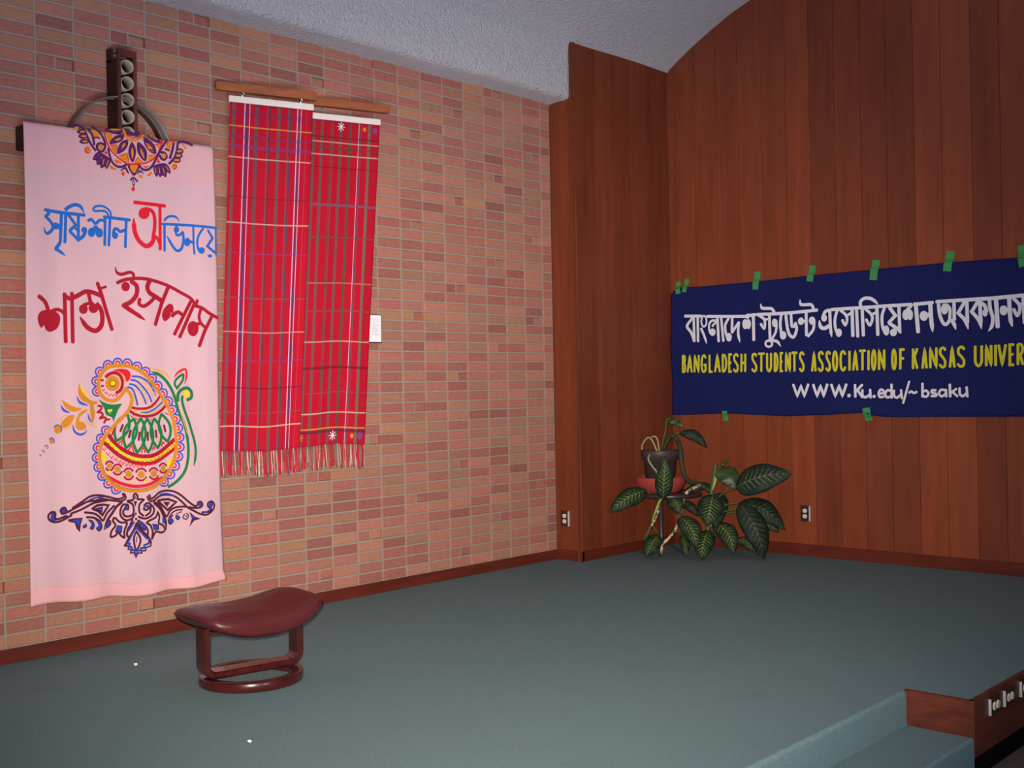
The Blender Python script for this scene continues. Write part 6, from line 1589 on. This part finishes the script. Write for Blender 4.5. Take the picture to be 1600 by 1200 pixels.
seat = bm_obj('seat_cushion', cushion(), LEATHER, ot, True)
bm = bmesh.new()
pts = []
for i in range(61):
    a = 2*math.pi*i/60
    ca = math.copysign(abs(math.cos(a))**.45, math.cos(a)); sa = math.copysign(abs(math.sin(a))**.45, math.sin(a))
    x, y = .206*ca, .293*sa*(1.0 if sa > 0 else 1.10); ey = sa; ex = ca
    pts.append(RS @ Vector((x, y, seat_mid(ex, ey))))
add_tube(bm, pts, .0045, 6, False)
bm_obj('seam_piping', bm, LEATHER, seat, True)

# ------------------------------------------------------------------ plant stand, dish, potted plant
px, py = .545, 4.765
ps = empty('plant_stand', (px, py, 0), 'slim dark metal plant stand with round top, under the red dish in the corner', 'plant stand')
bm = bmesh.new(); add_lathe(bm, [(0, .455), (.232, .455), (.246, .460), (.25, .470), (.246, .482), (.236, .486), (0, .486)], (px+.05, py+.045, 0), 56); bm_obj('round_top', bm, STAND, ps, True)
bm = bmesh.new(); add_lathe(bm, [(0, .08), (.016, .08), (.02, .10), (.014, .13), (.014, .42), (.022, .44), (.045, .455), (0, .455)], (px, py, 0), 20); bm_obj('pole', bm, STAND, ps, True)
for k in range(3):
    a = math.radians(-60+120*k); d = Vector((math.cos(a), math.sin(a), 0)); c = Vector((px, py, 0))
    bm = bmesh.new(); add_tube(bm, catmull([c+Vector((0, 0, .12)), c+d*.06+Vector((0, 0, .09)), c+d*.13+Vector((0, 0, .035)), c+d*.19+Vector((0, 0, .010))], 5), .009, 8)
    bm_obj('foot', bm, STAND, ps, True)
ds = bmesh.new(); add_lathe(ds, [(0, .487), (.13, .487), (.155, .495), (.19, .55), (.205, .60), (.203, .606), (.196, .604), (.18, .55), (.15, .505), (0, .503)], (px, py, 0), 48)
tag(bm_obj('planter_dish', ds, DISH, None, True), 'red glazed clay dish on the plant stand, holding the dark plant pot', 'dish')
pp = empty('potted_plant', (px, py, .504), 'leggy potted plant with dark feathered leaves trailing to the carpet, on the red dish', 'plant')
bm = bmesh.new(); add_lathe(bm, [(0, .504), (.098, .504), (.104, .51), (.126, .735), (.14, .738), (.146, .80), (.143, .808), (.134, .806), (.128, .745), (.122, .735), (.11, .70), (0, .70)], (px, py, 0), 48)
bm_obj('pot', bm, POT, pp, True)
bm = bmesh.new(); add_lathe(bm, [(0, .775), (.06, .778), (.127, .768), (.127, .76), (0, .76)], (px, py, 0), 32); bm_obj('soil', bm, SOIL, pp, True)
for pts, r, kind in STEMS:
    bm = bmesh.new(); q = catmull(pts, 6)
    q = [Vector((max(p.x, WX+.02), min(p.y, YB-.02), max(p.z, r+.003))) for p in q]
    rr = [r*(1+.16*max(0, math.sin(i*1.9))) if kind in ('cane', 'dark') else r for i in range(len(q))]
    rr[-1] *= .8
    add_tube(bm, q, rr, 8); bm_obj('stem', bm, CANE[kind], pp, True)
def leaf(b, t, wd, bow, mat, seed=0):
    b, t = Vector(b), Vector(t); rng = random.Random(seed)
    t.z = max(t.z, .014)
    ax = t-b; L = ax.length; T = ax.normalized()
    N = (CAM-b).normalized() + Vector((0, 0, .35)); N = (N-T*N.dot(T)).normalized(); S = T.cross(N)
    nt, ns = 22, 10; V, Fc, UV = [], [], []
    for j in range(nt+1):
        u = j/nt
        prof = (math.sin(math.pi*min(1, u)**.78)**.72)*(1-.12*u)
        if u > .9: prof *= .55+.45*math.sqrt(max(0, (1-u)/.1))
        hwid = max(wd/2*prof*1.06, .002)
        c = b + ax*u + S*bow*math.sin(math.pi*u)*-1 + N*(.10*L*math.sin(math.pi*u))
        for i in range(ns+1):
            s = i/ns*2-1
            fold = -.22*abs(s)**1.4*hwid*2*.5 + .006*math.sin(u*17+s*2+seed)*abs(s) + .0025*math.cos((u-abs(s)*.17)*62)*(1-abs(s)*.5)
            V.append(c + S*s*hwid + N*fold); UV.append((i/ns, u))
    for j in range(nt):
        for i in range(ns):
            k = j*(ns+1)+i; Fc.append((k, k+1, k+ns+2, k+ns+1))
    V = [Vector((max(p.x, WX+.008), min(p.y, YB-.008), max(p.z, .006))) for p in V]
    o = mesh_obj('leaf', V, Fc, mat, pp, True)
    ul = o.data.uv_layers.new(name='UVMap')
    for lp in o.data.loops: ul.data[lp.index].uv = UV[lp.vertex_index]
    m_ = o.modifiers.new('thickness', 'SOLIDIFY'); m_.thickness = .0012; m_.offset = 0
    return o
for i, (b, t, wd, bow) in enumerate(LEAVES):
    o = leaf(b, t, wd, bow, PLAINLEAF if i in (2, 4, 5) else LEAFS[{3: 2, 6: 1, 7: 2, 8: 2, 11: 2, 12: 2, 21: 2}.get(i, 0)], i)
    if i == 5: o['label'] = 'half-rolled plain green leaf'

# ------------------------------------------------------------------ scraps on the carpet
for (x, y), s, lab in (((.539, .393), .011, 'tiny white paper scrap on the carpet beside the brick wall, left of the footstool'), ((1.995, .049), .008, 'tiny white paper scrap on the carpet in front of the footstool')):
    bm = bmesh.new(); g = bmesh.ops.create_icosphere(bm, subdivisions=2, radius=s)
    for v in bm.verts: v.co = Vector((x, y, s*.62)) + Vector((v.co.x*1.1, v.co.y*.8, v.co.z*.6))*(1+.35*noise.noise(v.co*160))
    tag(bm_obj('paper_scrap', bm, PAPER), lab, 'scrap', 'white paper scraps on the carpet')
